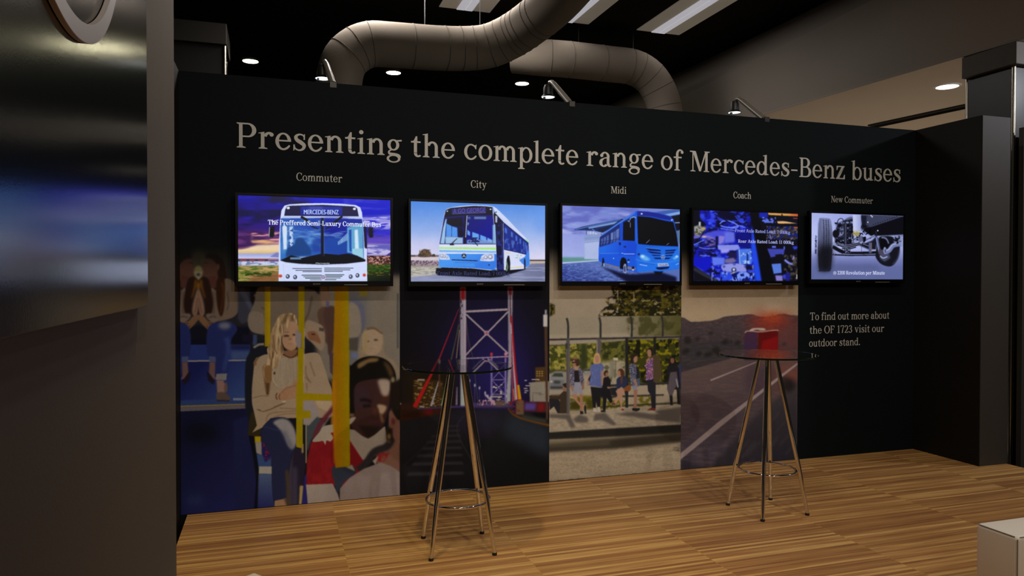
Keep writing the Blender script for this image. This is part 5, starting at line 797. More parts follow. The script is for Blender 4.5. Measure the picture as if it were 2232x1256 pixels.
def paint_tv_chassis():
    p = Pic(1762, 458, 1976, 615, k=3.0, seed=15); P, R, E, L, N = p.P, p.R, p.E, p.L, p.N
    p.view(1740, 440, 6.281)
    R(0, 0, 1633, 1256, (150, 160, 220), g=((182, 190, 240), (700, 160), (500, 560))); R(100, 700, 1500, 1100, (120, 128, 186), 60, g=((84, 92, 142), (700, 760), (700, 1000))); R(160, 880, 1500, 1100, (96, 106, 158), 40, .8); R(480, 860, 1100, 930, (80, 86, 134), 40, .7)
    dk = (12, 13, 24)
    # frame rail upper right
    P([(860, 180), (1450, 200), (1450, 450), (1000, 470), (900, 400)], (10, 11, 18), 6); P([(870, 185), (1440, 200), (1000, 345), (900, 350)], (58, 62, 88), 5)
    for i in range(11): E(1030 + i * 32, 312 - i * 11, 7, 7, (14, 16, 30), 2)
    for x, y in ((1015, 205), (955, 280), (890, 350), (1090, 395), (1000, 190)): E(x, y, 9, 10, (210, 214, 236), 3)
    P([(860, 190), (940, 190), (930, 340), (870, 400)], (22, 24, 40), 8)
    # axle mechanics
    P([(500, 430), (540, 300), (640, 250), (720, 210), (760, 240), (760, 560), (880, 580), (1010, 530), (1060, 480), (1100, 500), (1060, 640), (980, 660), (820, 590), (700, 640), (560, 600), (500, 540)], (22, 24, 42), 8)
    N([(500, 280), (880, 260), (880, 600), (500, 600)], (120, 128, 170), 34, 40, .54, .64, 4); N([(500, 280), (1000, 330), (1000, 620), (500, 600)], (6, 6, 14), 30, 30, .55, .62, 4); P([(570, 350), (640, 340), (640, 470), (560, 480)], (124, 130, 170), 8); N([(560, 340), (650, 340), (650, 490), (560, 490)], (40, 44, 70), 22, 26, .5, .58)
    L([(530, 320), (550, 250), (590, 228), (618, 250), (610, 310)], 10, (30, 34, 56), 2, 1, 1); E(515, 440, 46, 56, (14, 14, 24), 5); L([(660, 240), (760, 215)], 26, (90, 96, 134), 6); P([(620, 300), (668, 290), (664, 680), (630, 680)], (36, 38, 56), 3); L([(652, 300), (648, 670)], 8, (92, 98, 128), 3)
    for i, q in enumerate(([(530, 560), (620, 602), (720, 590), (840, 560)], [(540, 584), (640, 622), (730, 610), (830, 584)], [(600, 636), (700, 640), (790, 618)])): L(q, 20, (18, 20, 34), 2, 1, 1); L([(a, b - 9) for a, b in q], 7, (150, 156, 196), 2, 1, 1)
    P([(748, 180), (862, 180), (856, 405), (752, 405)], (190, 196, 236), 3, g=((150, 158, 210), (780, 300), (860, 300))); R(752, 405, 842, 452, (150, 140, 90), 4); N([(752, 405), (842, 405), (842, 460), (752, 460)], (210, 196, 130), 20, 16, .5, .6); P([(770, 450), (830, 450), (800, 480)], (150, 140, 80), 3); P([(820, 480), (880, 460), (890, 540), (830, 560)], (90, 96, 130), 8)
    L([(470, 610), (550, 660), (620, 690)], 50, dk, 4, 1, 1); L([(600, 690), (760, 700), (1000, 695), (1100, 690)], 34, dk, 3, 1, 1); L([(470, 722), (700, 732), (1200, 726)], 22, (14, 15, 26), 2); L([(520, 716), (700, 724), (1180, 720)], 6, (130, 138, 186), 2)
    P([(645, 640), (710, 630), (710, 700), (640, 706)], (24, 26, 42), 4); N([(640, 630), (720, 630), (720, 700), (640, 700)], (130, 136, 180), 14, 12, .56, .63); L([(868, 580), (866, 690)], 6, (60, 66, 96), 2); L([(870, 570), (960, 610), (1060, 640)], 30, (20, 22, 36), 3, 1, 1); L([(880, 575), (970, 606)], 7, (140, 146, 190), 2)
    L([(470, 560), (520, 590)], 40, (150, 158, 206), 8); L([(480, 730), (520, 700)], 12, (120, 128, 176), 3)
    R(966, 560, 1000, 700, (80, 88, 130), 3); L([(1003, 560), (1003, 690)], 8, (150, 110, 60), 2); L([(930, 520), (1050, 460)], 22, (96, 104, 146), 3); L([(925, 510), (1045, 452)], 6, (170, 178, 216), 2)
    # right wheel
    P([(1100, 500), (1180, 470), (1290, 480), (1380, 560), (1388, 660), (1360, 780), (1300, 865), (1230, 885), (1130, 850), (1065, 770), (1060, 700)], (20, 20, 30), 4, sm=1); P([(1110, 690), (1240, 700), (1260, 770), (1180, 820), (1120, 780)], (66, 72, 100), 10); L([(1120, 740), (1160, 770), (1220, 750)], 12, (190, 198, 232), 4, 1, 1); L([(1290, 860), (1360, 770), (1385, 660)], 20, (56, 60, 80), 8, .8, 1)
    P([(1120, 500), (1220, 490), (1250, 600), (1180, 660), (1120, 640)], (8, 8, 14), 6); L([(1140, 490), (1200, 500), (1240, 570)], 16, (130, 138, 180), 4, 1, 1); L([(1170, 500), (1215, 530), (1230, 580)], 7, (60, 66, 100), 2, 1, 1)
    P([(1058, 480), (1090, 480), (1130, 680), (1100, 700)], (84, 92, 134), 4); L([(1068, 490), (1100, 680)], 8, (150, 160, 206), 3); L([(1065, 400), (1068, 480)], 16, (30, 34, 56), 3); P([(1100, 650), (1180, 660), (1180, 720), (1100, 715)], (70, 66, 84), 5)
    L([(1175, 690), (1240, 670), (1300, 600), (1400, 580), (1450, 590)], 60, (112, 122, 172), 5, 1, 1); L([(1180, 672), (1240, 650), (1295, 585), (1400, 564)], 16, (176, 186, 226), 6, .9, 1); E(1185, 665, 20, 46, (150, 160, 206), 4); E(1190, 672, 12, 30, (70, 78, 120), 4)
    P([(1300, 480), (1450, 450), (1450, 540), (1360, 580), (1310, 560)], (120, 128, 170), 6); N([(1240, 470), (1450, 460), (1450, 580), (1240, 570)], (14, 14, 26), 26, 26, .5, .6); P([(1400, 480), (1450, 470), (1450, 640), (1400, 600)], (150, 160, 210), 8, .8)
    # left tyre
    P([(280, 930), (268, 700), (272, 430), (290, 240), (310, 222), (420, 226), (450, 260), (470, 420), (468, 640), (450, 860), (430, 945), (300, 950)], (40, 42, 60), 3, sm=1, g=((120, 128, 172), (370, 700), (370, 280)))
    P([(275, 620), (470, 600), (450, 860), (430, 945), (290, 945)], (14, 14, 22), 40); P([(276, 300), (300, 230), (330, 225), (310, 500), (300, 900), (280, 900)], (92, 98, 138), 10, .8, g=((18, 18, 28), (300, 500), (300, 720)))
    for x in (345, 382, 415): L([(x, 240), (x + 6, 420), (x, 640), (x - 6, 900)], 7, (16, 18, 30), 2, .9, 1)
    for x in (362, 400):
        for i in range(14): L([(x - 12, 250 + i * 26), (x + 10, 262 + i * 26)], 5, (24, 26, 44), 1.5, .8)
    L([(448, 260), (466, 430), (462, 640)], 8, (120, 128, 170), 4, .8, 1); L([(245, 470), (240, 600), (238, 710)], 20, (80, 88, 130), 4, .6); N([(232, 460), (258, 460), (250, 720), (228, 720)], (30, 34, 60), 14, 16, .5, .58); E(350, 948, 90, 10, (30, 32, 52), 6, .8)
    p.text('@ 2200 Revolution per Minute', 476, 996, 50, 706, (206, 212, 242), y2=998, bold=.018)
    return p
# ------------------------------------------------------------------ materials
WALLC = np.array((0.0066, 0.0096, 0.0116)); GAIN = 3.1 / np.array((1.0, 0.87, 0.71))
M = {}
M['wall'] = mat('navy_wall_film', tuple(WALLC), 0.65, spec=0.04, noise=0.06, nscale=2.0)
M['return'] = mat('dark_grey_panel', (0.014, 0.013, 0.0105), 0.6, spec=0.12, noise=0.08, nscale=3)
M['endpanel'] = mat('grey_end_panel', (0.052, 0.046, 0.040), 0.6, spec=0.3, noise=0.08, nscale=3)
M['greywall'] = mat('taupe_painted_wall', (0.115, 0.098, 0.085), 0.75, spec=0.2, noise=0.07, nscale=2.5, bump=0.15, bscale=180)
M['gloss'] = mat('black_gloss_film', (0.004, 0.005, 0.007), 0.15, spec=1.0, bump=0.03, bscale=420)
M['emblem'] = mat('pale_grey_emblem', (0.52, 0.47, 0.46), 0.5)
M['ceil'] = mat('black_ceiling', (0.008, 0.0075, 0.007), 0.9, spec=0.1, noise=0.3, nscale=1.2)
M['soffit'] = mat('cream_soffit', (0.80, 0.70, 0.61), 0.8, spec=0.2, noise=0.04, nscale=1.0)
M['bulk'] = mat('grey_bulkhead', (0.42, 0.37, 0.32), 0.8, spec=0.2, noise=0.10, nscale=0.9)
M['black'] = mat('black_plastic', (0.003, 0.003, 0.0035), 0.35, spec=0.22)
M['blackm'] = mat('matt_black_metal', (0.012, 0.012, 0.013), 0.45, spec=0.5)
M['chrome'] = mat('chrome', (0.78, 0.77, 0.75), 0.06, metal=1.0)
M['steel'] = mat('brushed_steel', (0.55, 0.52, 0.46), 0.28, metal=1.0)
M['rubber'] = mat('black_rubber', (0.01, 0.01, 0.01), 0.7)
M['duct'] = mat('beige_duct_fabric', (0.24, 0.205, 0.165), 0.85, spec=0.15, noise=0.10, nscale=5, bump=0.25, bscale=60)
M['ductband'] = mat('duct_seam', (0.15, 0.125, 0.10), 0.8, spec=0.15)
M['leather'] = mat('white_leather', (0.88, 0.82, 0.72), 0.45, spec=0.45, bump=0.10, bscale=260)
M['seam'] = mat('leather_seam', (0.20, 0.18, 0.14), 0.8)
M['letter'] = mat('cream_vinyl', (0.56, 0.56, 0.55), 0.6, spec=0.25)
M['brand'] = mat('silver_print', (0.30, 0.29, 0.27), 0.5)
M['column'] = mat('dark_column_cladding', (0.010, 0.009, 0.008), 0.4, noise=0.3, nscale=6)
M['capital_shaded'] = mat('shaded_capital', (0.020, 0.017, 0.012), 0.6); M['capital'] = mat('brown_grey_capital', (0.10, 0.085, 0.066), 0.6, noise=0.1)  # first one: capital colour darkened for the left column, shade put into it
M['hall'] = mat('dark_hall_floor', (0.014, 0.014, 0.013), 0.35); M['hall_bounce'] = mat('pale_bounce_floor', (0.62, 0.56, 0.48), 0.6, noise=0.05)
M['lit_edge'] = mat('pale_lit_edge', (0.42, 0.41, 0.38), 0.4, metal=0.6)
M['pan'] = mat('glowing_reflector', (0.60, 0.54, 0.47), 0.6, emit=(0.075, 0.066, 0.054), estr=0.75)  # faint glow stands in for lamp light on reflector and ring
M['lens'] = mat('lamp_lens', (0.9, 0.9, 0.9), 0.2, emit=(0.86, 0.93, 1.0), estr=2.2)
M['dl'] = mat('downlight_disc', (0.9, 0.9, 0.85), 0.3, emit=(1.0, 0.93, 0.60), estr=42.0)
M['dlw'] = mat('downlight_disc_white', (0.9, 0.9, 0.85), 0.3, emit=(1.0, 0.97, 0.88), estr=4.0)
# louvred fluorescent strip
m, N_, L_, B_ = newmat('fluorescent_louvre'); M['louvre'] = m
tc = N_.new('ShaderNodeTexCoord'); wv = N_.new('ShaderNodeTexWave'); wv.wave_type = 'BANDS'; wv.bands_direction = 'Y'; wv.inputs['Scale'].default_value = 16; L_.new(tc.outputs['Object'], wv.inputs[0])
mr = N_.new('ShaderNodeMapRange'); mr.inputs['To Min'].default_value = 0.28; mr.inputs['To Max'].default_value = 0.46; L_.new(wv.outputs[1], mr.inputs[0]); L_.new(mr.outputs[0], B_.inputs['Emission Strength'])
B_.inputs['Emission Color'].default_value = (0.92, 0.90, 1.0, 1); B_.inputs['Base Color'].default_value = (0.5, 0.5, 0.52, 1)
# glass
m, N_, L_, B_ = newmat('clear_glass'); M['glass'] = m
B_.inputs['Base Color'].default_value = (0.90, 0.95, 0.92, 1); B_.inputs['Transmission Weight'].default_value = 1.0; B_.inputs['Roughness'].default_value = 0.0; B_.inputs['IOR'].default_value = 1.5
# glass edge: dark green bevel
M['glassedge'] = mat('green_glass_edge', (0.006, 0.014, 0.008), 0.08, spec=0.8)
# printed film and screens take their picture from the colour attribute
def picmat(name, screen):
    m, N, L, B = newmat(name); a = N.new('ShaderNodeAttribute'); a.attribute_name = 'picture'
    if screen:
        L.new(a.outputs['Color'], B.inputs['Emission Color']); B.inputs['Emission Strength'].default_value = 1.0
        B.inputs['Base Color'].default_value = (0.003, 0.003, 0.004, 1); B.inputs['Roughness'].default_value = 0.3; m.cycles.emission_sampling = 'NONE'
    else:
        L.new(a.outputs['Color'], B.inputs['Base Color']); B.inputs['Roughness'].default_value = 0.65; B.inputs['Specular IOR Level'].default_value = 0.05
    return m
M['print'] = picmat('printed_film', False); M['screen'] = picmat('lit_screen', True)
# strip-wood floor: narrow strips along the wall, in panels 0.845 m long
m, N_, L_, B_ = newmat('strip_wood_floor'); M['floor'] = m
tc = N_.new('ShaderNodeTexCoord'); sp = N_.new('ShaderNodeSeparateXYZ'); L_.new(tc.outputs['Object'], sp.inputs[0])
def mth(op, a, b=None, c=None):
    n = N_.new('ShaderNodeMath'); n.operation = op
    for i, v in enumerate((a, b, c)):
        if v is None: continue
        if isinstance(v, (int, float)): n.inputs[i].default_value = v
        else: L_.new(v, n.inputs[i])
    return n.outputs[0]
px = mth('DIVIDE', mth('SUBTRACT', sp.outputs[0], 0.0), 0.845); pid = mth('FLOOR', px); pfr = mth('FRACT', px)
strip = mth('DIVIDE', sp.outputs[1], 0.021); sid = mth('FLOOR', mth('ADD', strip, mth('MULTIPLY', pid, 0.37)))
cb = N_.new('ShaderNodeCombineXYZ'); L_.new(pid, cb.inputs[0]); L_.new(sid, cb.inputs[1]); wn = N_.new('ShaderNodeTexWhiteNoise'); wn.noise_dimensions = '2D'; L_.new(cb.outputs[0], wn.inputs[0])
mp = N_.new('ShaderNodeMapping'); mp.inputs['Scale'].default_value = (2.2, 75, 1); L_.new(tc.outputs['Object'], mp.inputs[0])
off = N_.new('ShaderNodeVectorMath'); off.operation = 'ADD'; cb2 = N_.new('ShaderNodeCombineXYZ'); L_.new(mth('MULTIPLY', pid, 17.3), cb2.inputs[0]); L_.new(mp.outputs[0], off.inputs[0]); L_.new(cb2.outputs[0], off.inputs[1])
ng = N_.new('ShaderNodeTexNoise'); ng.inputs['Scale'].default_value = 1.0; ng.inputs['Detail'].default_value = 4; ng.inputs['Distortion'].default_value = 0.3; L_.new(off.outputs[0], ng.inputs[0])
nl = N_.new('ShaderNodeTexNoise'); nl.inputs['Scale'].default_value = 1.6; L_.new(tc.outputs['Object'], nl.inputs[0])
t = mth('ADD', mth('MULTIPLY', wn.outputs[0], 0.42), mth('MULTIPLY', ng.outputs[0], 0.75)); t = mth('ADD', t, mth('ADD', mth('MULTIPLY', nl.outputs[0], 0.16), 0.06))
cr = N_.new('ShaderNodeValToRGB'); e = cr.color_ramp.elements
e[0].position = 0.32; e[0].color = (0.200, 0.084, 0.030, 1); e[1].position = 1.0; e[1].color = (0.86, 0.53, 0.19, 1)
q = cr.color_ramp.elements.new(0.58); q.color = (0.41, 0.195, 0.070, 1); q = cr.color_ramp.elements.new(0.78); q.color = (0.56, 0.295, 0.100, 1)
L_.new(t, cr.inputs[0])
edge = mth('LESS_THAN', mth('ABSOLUTE', mth('SUBTRACT', pfr, 0.5)), 0.4985)
mx = N_.new('ShaderNodeMix'); mx.data_type = 'RGBA'; mx.inputs['A'].default_value = (0.56, 0.34, 0.07, 1); L_.new(edge, mx.inputs['Factor']); L_.new(cr.outputs[0], mx.inputs['B']); L_.new(mx.outputs['Result'], B_.inputs['Base Color'])
L_.new(mth('ADD', 0.26, mth('MULTIPLY', ng.outputs[0], 0.16)), B_.inputs['Roughness']); B_.inputs['Specular IOR Level'].default_value = 0.35
bp = N_.new('ShaderNodeBump'); bp.inputs['Strength'].default_value = 0.12; bp.inputs['Distance'].default_value = 0.001; L_.new(ng.outputs[0], bp.inputs['Height']); L_.new(bp.outputs[0], B_.inputs['Normal'])

# ------------------------------------------------------------------ the setting
H = 2.556
struct(MB().box((0.035, -7, -0.08), (5.672, 0, 0)).obj('floor', M['floor']))
struct(MB().box((-6, -9, -0.16), (16, 14, -0.12)).obj('floor_hall', M['hall']))
struct(MB().box((5.9, 0.2, -0.12), (12, 6, -0.10)).obj('floor_bounce', M['hall_bounce']))  # unseen pale slab, added to bounce lamp light up onto the soffit
struct(MB().box((0, 0, -0.12), (5.40, 0.06, H)).obj('wall_back', M['wall']))
struct(MB().box((-0.05, -1.2, -0.12), (0, 0.06, H)).obj('wall_left_return', M['return']))
# right return: dark side, paler end panel
struct(MB().box((5.40, -0.578, -0.12), (5.672, 0.06, H)).obj('wall_right', M['return']))
o = struct(MB().box((5.405, -0.583, -0.12), (5.676, -0.578, H - 0.002)).obj('wall_right_end', M['endpanel']))
struct(MB().box((6.0, -0.44, -0.12), (7.6, -0.40, 2.535)).obj('wall_right_far', M['endpanel']))
struct(MB().box((0.10, -7.0, 0.0), (0.258, -2.455, 4.19)).obj('wall_left', M['greywall']))
tb = MB()
tb.box((0.62, 0.045, H), (5.40, 0.064, H + 0.004)).obj('lit_edge_1', M['lit_edge']); struct(bpy.data.objects['lit_edge_1'])  # pale strip added for the lit line along the wall's top edge
struct(MB().box((-6, -7, 4.2), (5.90, 12, 4.3)).obj('ceiling', M['ceil']))
def bx_(y): return 5.975 - 0.038 * (y - 1.5)
def bb(y): return 5.988 - 0.084 * (y - 0.0)
b = MB(); b.prism([(bb(-3.5), -3.5, 3.22), (bb(11), 11, 3.22), (bx_(11), 11, 4.3), (bx_(-3.5), -3.5, 4.3)], (0.012, 0, 0)); struct(b.obj('wall_bulkhead', M['bulk']))
b = MB(); b.prism([(bb(-3.5) + .0125, -3.5, 3.2202), (16, -3.5, 3.2202), (16, 11, 3.2202), (bb(11) + .0125, 11, 3.2202)], (0, 0, 0.06)); struct(b.obj('ceiling_soffit', M['soffit']))
struct(MB().box((-6, 12, -0.12), (16, 12.1, 4.3)).obj('wall_far', M['ceil']))
b = MB(); b.prism([(7.32, 2.5, 3.205), (7.50, 1.2, 3.205), (7.56, 1.2, 3.205), (7.38, 2.5, 3.205)], (0, 0, 0.015)); b.prism([(7.38, 2.9, 3.19), (7.62, 1.0, 3.19), (7.64, 1.0, 3.19), (7.40, 2.9, 3.19)], (0, 0, 0.03))
tag(b.obj('track_rail', M['blackm']), 'thin dark rail on the cream ceiling at the upper right', 'rail')

def adopt(o, t): o.parent = t; o.matrix_parent_inverse = Matrix.Translation(t.location).inverted(); return o

# columns behind the stand
t = thing('column', 'dark clad column with a bright corner strip behind the right end of the wall', 'column', (6.05, 0.05, -0.12))
adopt(MB().box((6.05, -0.31, -0.12), (6.55, 0.10, 3.05)).obj('shaft', M['column']), t)
adopt(MB().box((5.995, -0.375, 3.04), (6.62, 0.10, 3.215), 0.006).obj('capital', M['capital']), t)
adopt(MB().tube([(6.052, -0.312, -0.12), (6.052, -0.312, 3.05)], 0.016, 12).obj('corner_strip', M['steel'], smooth=True), t)
adopt(MB().tube([(6.05, 0.098, -0.12), (6.05, 0.098, 3.05)], 0.010, 10).obj('corner_strip', M['steel'], smooth=True), t)
t = thing('column', 'dark clad column with a bright corner strip behind the left end of the wall', 'column', (0.08, 3.0, -0.12))
adopt(MB().box((-0.62, 3.0, -0.12), (0.075, 3.5, 3.62)).obj('shaft', M['column']), t)
adopt(MB().box((-0.70, 2.95, 3.60), (0.10, 3.55, 3.80), 0.006).obj('capital', M['capital_shaded']), t)
adopt(MB().tube([(0.078, 2.998, -0.12), (0.078, 2.998, 3.61)], 0.017, 14).obj('corner_strip', M['steel'], smooth=True), t)

# ------------------------------------------------------------------ printed posters on the wall
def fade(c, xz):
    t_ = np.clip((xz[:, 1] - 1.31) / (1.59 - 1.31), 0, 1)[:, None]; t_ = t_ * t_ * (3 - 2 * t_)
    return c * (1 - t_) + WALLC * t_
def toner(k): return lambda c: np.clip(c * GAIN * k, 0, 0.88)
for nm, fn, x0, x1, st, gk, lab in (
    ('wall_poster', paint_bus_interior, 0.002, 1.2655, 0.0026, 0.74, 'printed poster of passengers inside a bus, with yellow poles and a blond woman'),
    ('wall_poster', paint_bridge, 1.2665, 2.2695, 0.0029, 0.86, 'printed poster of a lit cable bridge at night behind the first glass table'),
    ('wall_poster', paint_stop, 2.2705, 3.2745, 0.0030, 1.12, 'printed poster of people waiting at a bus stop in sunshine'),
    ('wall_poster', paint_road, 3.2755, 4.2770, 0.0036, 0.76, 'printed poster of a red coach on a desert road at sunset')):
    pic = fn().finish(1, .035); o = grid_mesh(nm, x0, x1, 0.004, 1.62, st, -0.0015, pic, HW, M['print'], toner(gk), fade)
    tag(o, lab, 'poster', 'posters on the stand wall')

# ------------------------------------------------------------------ lettering on the wall
def lettering(name, lines, label, cat='lettering', group=None):
    b = MB()
    for s, x0, x1, z, h in lines:
        ps, w = text_polys(s); k = (x1 - x0) / w
        for i, q in enumerate(ps): b.bm.faces.new([b.bm.verts.new((x0 + u * k, -(i % 40) * 1e-5, z + v * h)) for u, v in q])
    me = bpy.data.meshes.new(name); b.bm.to_mesh(me); b.bm.free(); me.materials.append(M['letter'])
    o = bpy.data.objects.new(name, me); COL.objects.link(o); o.location = (0, -0.002, 0)
    return tag(o, label, cat, group)
lettering('wall_lettering', [('Presenting the complete range of Mercedes-Benz buses', 0.308, 5.253, 2.135, 0.1465)], 'large cream serif heading running along the top of the dark wall')
for s, x0, x1 in (('Commuter', 0.645, 0.915), ('City', 1.726, 1.831), ('Midi', 2.720, 2.839), ('Coach', 3.703, 3.856), ('New Commuter', 4.575, 4.976)):
    lettering('wall_lettering', [(s, x0, x1, 1.955, 0.048)], 'small cream caption reading %s above its television' % s, group='captions above the televisions')
lettering('wall_lettering', [('To find out more about', 4.387, 5.148, 1.053, 0.058), ('the OF 1723 visit our', 4.384, 5.098, 0.950, 0.058), ('outdoor stand.', 4.380, 4.862, 0.851, 0.058)], 'three lines of small cream text below the rightmost television')

# ------------------------------------------------------------------ televisions
TVS = ((0.3190, 1.1975, 1.351, 1.849, ((518.8, 426.5), (851.2, 435.5), (851, 613.2), (519.7, 613.4)), paint_tv_commuter, 0.0019, 'television showing a white bus seen head on under a purple sky'),
       (1.3245, 2.2130, 1.349, 1.847, ((895.7, 439.3), (1188.8, 448), (1187.4, 614.1), (895.7, 613.9)), paint_tv_city, 0.0020, 'television showing a blue and white city bus on a country road'),
       (2.3355, 3.2190, 1.350, 1.852, ((1225.9, 448.7), (1481.8, 455.9), (1481, 613), (1225.9, 614.6)), paint_tv_midi, 0.0022, 'television showing a dark blue midibus beside a canopy building'),
       (3.3295, 4.2160, 1.351, 1.852, ((1511.5, 459.9), (1739.6, 463.9), (1738.4, 612), (1511.5, 613.5)), paint_tv_coach, 0.0025, 'television showing machinery in bright blue light with load figures'),
       (4.3380, 5.2100, 1.364, 1.8605, ((1769.8, 464.2), (1969.3, 471), (1967.4, 609.1), (1767.4, 609.1)), paint_tv_chassis, 0.0025, 'television showing a bus front axle and tyre on pale grey'))
YF = -0.07
for x0, x1, z0, z1, px4, fn, st, lab in TVS:
    cx = (x0 + x1) / 2; t = thing('television', lab, 'television', (cx, 0, z0 - 0.03), 'televisions in a row on the dark wall')
    b = MB(); X0, X1, Z0, Z1 = x0 - 0.0165, x1 + 0.0165, z0 - 0.031, z1 + 0.017
    b.box((X0, -0.066, Z0), (X1, -0.036, Z1), 0.004)
    for a, c in (((X0, Z0), (x0 - .001, Z1)), ((x1 + .001, Z0), (X1, Z1)), ((x0 - .002, Z0), (x1 + .002, z0 - .001)), ((x0 - .002, z1 + .001), (x1 + .002, Z1))): b.box((a[0], -0.074, a[1]), (c[0], -0.060, c[1]), 0.0015, 1)
    b.box((X0 + .06, -0.038, Z0 + .05), (X1 - .06, -0.026, Z1 - .06), 0.004)
    adopt(b.obj('housing', M['black']), t)
    b = MB(); b.box((cx - .2, -0.027, z0 + .08), (cx + .2, -0.0005, z1 - .12)); adopt(b.obj('wall_bracket', M['blackm']), t)
    pic = fn().finish(2 if fn is paint_tv_coach else 1, .02); Hs = homography(px4, ((x0, z1), (x1, z1), (x1, z0), (x0, z0)))
    adopt(grid_mesh('screen', x0, x1, z0, z1, st, YF, pic, Hs, M['screen'], lambda c: c), t)
    b = MB(); ps, w = text_polys('SONY')
    for i, q in enumerate(ps): b.bm.faces.new([b.bm.verts.new((cx - .022 + u / w * .044, -0.0745 - i * 2e-5, z0 - .0205 + v * .0085)) for u, v in q])
    adopt(b.obj('brand_lettering', M['brand']), t)
    b = MB(); b.box((cx + .16, -0.0755, Z0 + .008), (cx + .30, -0.073, Z0 + .011)); adopt(b.obj('status_strip', M['brand']), t)

# ------------------------------------------------------------------ glass bar tables
def bar_table(loc, rot, label):
    t = thing('bar_table', label, 'table', loc, 'glass bar tables on the wood floor')
    t.rotation_euler = (0, 0, math.radians(rot - 45))
    n = 72; R_, zt = 0.279, 0.926
    top = MB().lathe([(0.001, zt - .010), (R_ - .0015, zt - .010), (R_, zt - .0085), (R_, zt - .0015), (R_ - .0015, zt), (0.001, zt)], n=n, caps=False).obj('table_top', M['glass'], t, True)
    b = MB(); b.lathe([(R_ + .0002, zt - .0095), (R_ + .0012, zt - .0085), (R_ + .0012, zt - .0020), (R_ + .0002, zt - .0010)], n=n, caps=False); b.obj('rim', M['glassedge'], top, True)
    for k in range(4):
        a = math.pi / 4 + k * math.pi / 2; c, s = math.cos(a), math.sin(a)
        lg = MB().tube([(c * .222, s * .222, 0.012), (c * .180, s * .180, .25), (c * .045, s * .045, .905)], [.0105, .0125, .0135], 14).obj('leg', M['chrome'], t, True)
        MB().lathe([(.0115, 0), (.0125, .004), (.0115, .014)], (c * .2225, s * .2225, 0), 14).obj('foot', M['rubber'], lg, True)
        MB().lathe([(.004, .902), (.021, .904), (.021, .9145), (.004, .9155)], (c * .045, s * .045, 0), 18).obj('pad', M['chrome'], lg, True)
    MB().tube([(.161 * math.cos(2 * math.pi * k / 48), .161 * math.sin(2 * math.pi * k / 48), .245) for k in range(48)], .0065, 10, closed=True).obj('foot_ring', M['chrome'], t, True)
    return t
bar_table((1.402, -0.968, 0), 40.6, 'round glass bar table on chrome legs in front of the bridge poster')
bar_table((3.281, -0.956, 0), 47.2, 'round glass bar table on chrome legs in front of the road poster')

# ------------------------------------------------------------------ white leather seats cut by the frame
t = thing('leather_bench', 'white leather bench at the lower right corner of the wood floor', 'bench', (3.155, -2.5, 0))
adopt(MB().box((3.155, -2.588, 0.03), (4.25, -2.413, 0.402), 0.016, 4).obj('upholstery', M['leather'], smooth=True), t)
b = MB(); b.tube([(3.158, -2.425, .3985), (3.158, -2.574, .3985)], .0016, 6); b.tube([(3.1575, -2.5855, .392), (3.1575, -2.5855, .035)], .0016, 6); b.tube([(3.17, -2.585, .3985), (4.24, -2.585, .3985)], .0016, 6); adopt(b.obj('seam', M['seam']), t)
for x in (3.20, 4.20): adopt(MB().box((x - .03, -2.56, 0), (x + .03, -2.44, .031)).obj('leg', M['rubber']), t)
t = thing('pouffe', 'white leather pouffe whose corner tip shows at the lower left edge', 'pouffe', (0.402, -2.27, 0), rz=math.radians(36))
MB().box((-.2, -.2, .03), (.2, .2, .381), 0.014, 4).obj('upholstery', M['leather'], t, True)
for x in (-.15, .15):
    for y in (-.15, .15): MB().box((x - .02, y - .02, 0), (x + .02, y + .02, .031)).obj('leg', M['rubber'], t)

# ------------------------------------------------------------------ gloss poster with raised ring emblem on the left wall
t = thing('gloss_poster', 'black gloss poster with a raised pale ring on the near left wall', 'poster', (0.258, -3.022, 1.315))
adopt(MB().box((0.2582, -5.6, 1.315), (0.275, -3.022, 3.1), 0.002, 1).obj('panel', M['gloss']), t)
b = MB(); n = 128; cy, cz = -3.613, 1.975; prof = [(.3144, .276), (.3144, .2822), (.3138, .2827), (.2907, .2827), (.2901, .2822), (.2901, .276)]
rings = [[b.bm.verts.new((x, cy + r * math.cos(2 * math.pi * k / n), cz + r * math.sin(2 * math.pi * k / n))) for k in range(n)] for r, x in prof]
for A, Bq in zip(rings, rings[1:] + rings[:1]):
    for k in range(n): b.bm.faces.new((A[k], A[(k + 1) % n], Bq[(k + 1) % n], Bq[k]))
adopt(b.obj('ring_emblem', M['emblem']), t)

# ------------------------------------------------------------------ ceiling: ducts, fluorescent panels, downlights, arm spotlights
def proj_y(u, v, y):                                    # point on the plane y at the traced place
    d = _f + _r * ((u - 1116) / FPX) - _u * ((v - 628) / FPX); return CAMP + d * ((y - CAMP.y) / d.y)
def duct(path, rad, label, bands, hang):
    pts = [proj_y(*q) for q in path]; P_ = [np.array(c) for c in catmull([tuple(q) for q in pts], 4)]
    t = thing('ventilation_duct', label, 'duct', pts[0], 'fabric ventilation ducts')
    adopt(MB().tube([Vector(q) for q in P_], rad, 32).obj('duct_sleeve', M['duct'], smooth=True), t)
    for f_ in bands:
        i = min(int(f_ * (len(P_) - 1)), len(P_) - 2); a, c = Vector(P_[i]), Vector(P_[i + 1]); d = (c - a).normalized()
        adopt(MB().tube([a - d * .004, a - d * .002, a + d * .002, a + d * .004], [rad, rad + .0035, rad + .0035, rad], 32).obj('seam_band', M['ductband'], smooth=True), t)
    for f_ in hang:
        a = Vector(P_[int(f_ * (len(P_) - 1))]); adopt(MB().tube([a + Vector((0, 0, rad - .004)), (a.x, a.y, 4.21)], .004, 6).obj('hanger', M['blackm']), t)
    return t
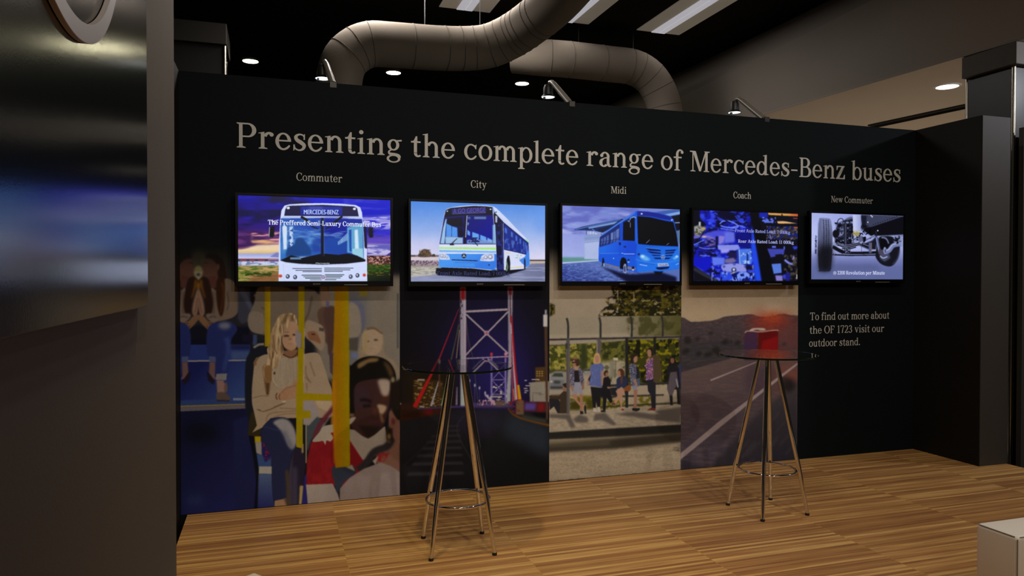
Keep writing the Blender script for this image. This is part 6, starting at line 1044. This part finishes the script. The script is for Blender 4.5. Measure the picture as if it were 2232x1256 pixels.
duct([(736, 320, 2.0), (736, 250, 2.0), (738, 190, 2.0), (748, 140, 2.0), (772, 112, 2.0), (806, 97, 2.0), (850, 98, 2.0), (950, 105, 2.0), (1020, 106, 2.0), (1070, 99, 1.95), (1120, 76, 1.82), (1168, 42, 1.6), (1215, 2, 1.35), (1262, -50, 1.1)], 0.197, 'beige duct rising from behind the wall left of centre and bending up to the ceiling', (.28, .34, .40, .50, .56, .60, .645, .70, .745, .775, .80, .825, .85, .875), (.52, .66))
duct([(1120, 120, 3.2), (1185, 126, 3.05), (1240, 130, 3.0), (1330, 140, 3.0), (1380, 147, 3.0), (1415, 168, 3.0), (1438, 203, 3.0), (1450, 245, 3.0), (1454, 300, 3.0)], 0.197, 'beige duct running right from the first duct and bending down behind the wall', (.16, .27, .36, .47, .56, .64, .74, .86), (.3, .5))

def troffer(x, y, label):
    t = thing('ceiling_light', label, 'light', (x, y, 4.2), 'recessed fluorescent panels')
    b = MB(); b.box((-.275, -1.25, -.012), (.275, 0, -.002), .002, 1); b.obj('reflector', M['pan'], t)
    b = MB(); b.box((-.088, -1.24, -.020), (-.003, -.004, -.011)); b.obj('louvre', M['louvre'], t)
    b = MB(); b.box((.003, -1.24, -.020), (.080, -.004, -.011)); b.obj('louvre', M['louvre'], t)
    return t
t0 = troffer(2.437, 2.93, 'recessed fluorescent panel left of the rising duct bend')
dup(t0, (3.578, 2.93, 4.2), 'recessed fluorescent panel partly hidden by the duct, only a narrow strip visible')
dup(t0, (4.722, 2.93, 4.2), 'largest visible recessed fluorescent panel, with a bright double strip, right of both ducts')
def downlight(loc, label, m):
    t = thing('downlight', label, 'light', loc, 'round downlights')
    MB().lathe([(.088, -.002), (.120, -.002), (.120, -.008), (.098, -.012), (.098, -.004)], n=32, caps=False).obj('trim_ring', M['pan'] if m == 'dlw' else M['blackm'], t, True)
    MB().lathe([(.097, -.004), (.092, -.012), (.001, -.014)], n=32, caps=False).obj('lamp_disc', M[m], t, True)
    return t
d0 = downlight((0.247, 5.585, 4.2), 'round lit downlight left of the rising duct', 'dl')
dup(d0, (2.10, 5.54, 4.2), 'round lit downlight under the long left duct run')
dup(d0, (3.959, 5.52, 4.2), 'round lit downlight between the two ducts above the small arm spotlight')
downlight((6.668, 0.83, 3.22), 'round white downlight in the cream ceiling on the right', 'dlw')
def arm_light(x, label):
    t = thing('arm_spotlight', label, 'spotlight', (x, 0.03, H), 'arm spotlights clipped to the wall top')
    MB().box((-.022, -.034, -.03), (.022, .034, .010), .003, 1).obj('clamp', M['blackm'], t)
    MB().tube([(0, .01, .005), (-.008, .10, .075), (-.022, .24, .185), (-.030, .275, .212), (-.036, .30, .214)], [.021, .021, .019, .016, .014], 12).obj('arm', M['armc'], t, True)
    h = MB().lathe([(.012, .205), (.026, .200), (.034, .180), (.036, .130), (.050, .118), (.052, .112), (.048, .112), (.034, .126), (.001, .128)], (-.040, .318, 0), 24, caps=False).obj('lamp_head', M['blackm'], t, True)
    MB().lathe([(.046, .1135), (.030, .121), (.001, .1215)], (-.040, .318, 0), 24, caps=False).obj('lens', M['lens'], h, True)
    MB().box((-.075, .31, .096), (-.062, .33, .114)).obj('barn_door', M['blackm'], h)
    return t
M['armc'] = mat('arm_grey_metal', (0.22, 0.20, 0.17), 0.35, metal=0.2)
a0 = arm_light(0.862, 'arm spotlight on the wall top in front of the left duct')
dup(a0, (2.432, 0.03, H), 'arm spotlight on the wall top between the two ducts')
dup(a0, (3.992, 0.03, H), 'arm spotlight with a lit lens against the grey bulkhead')
SC.camera = camo
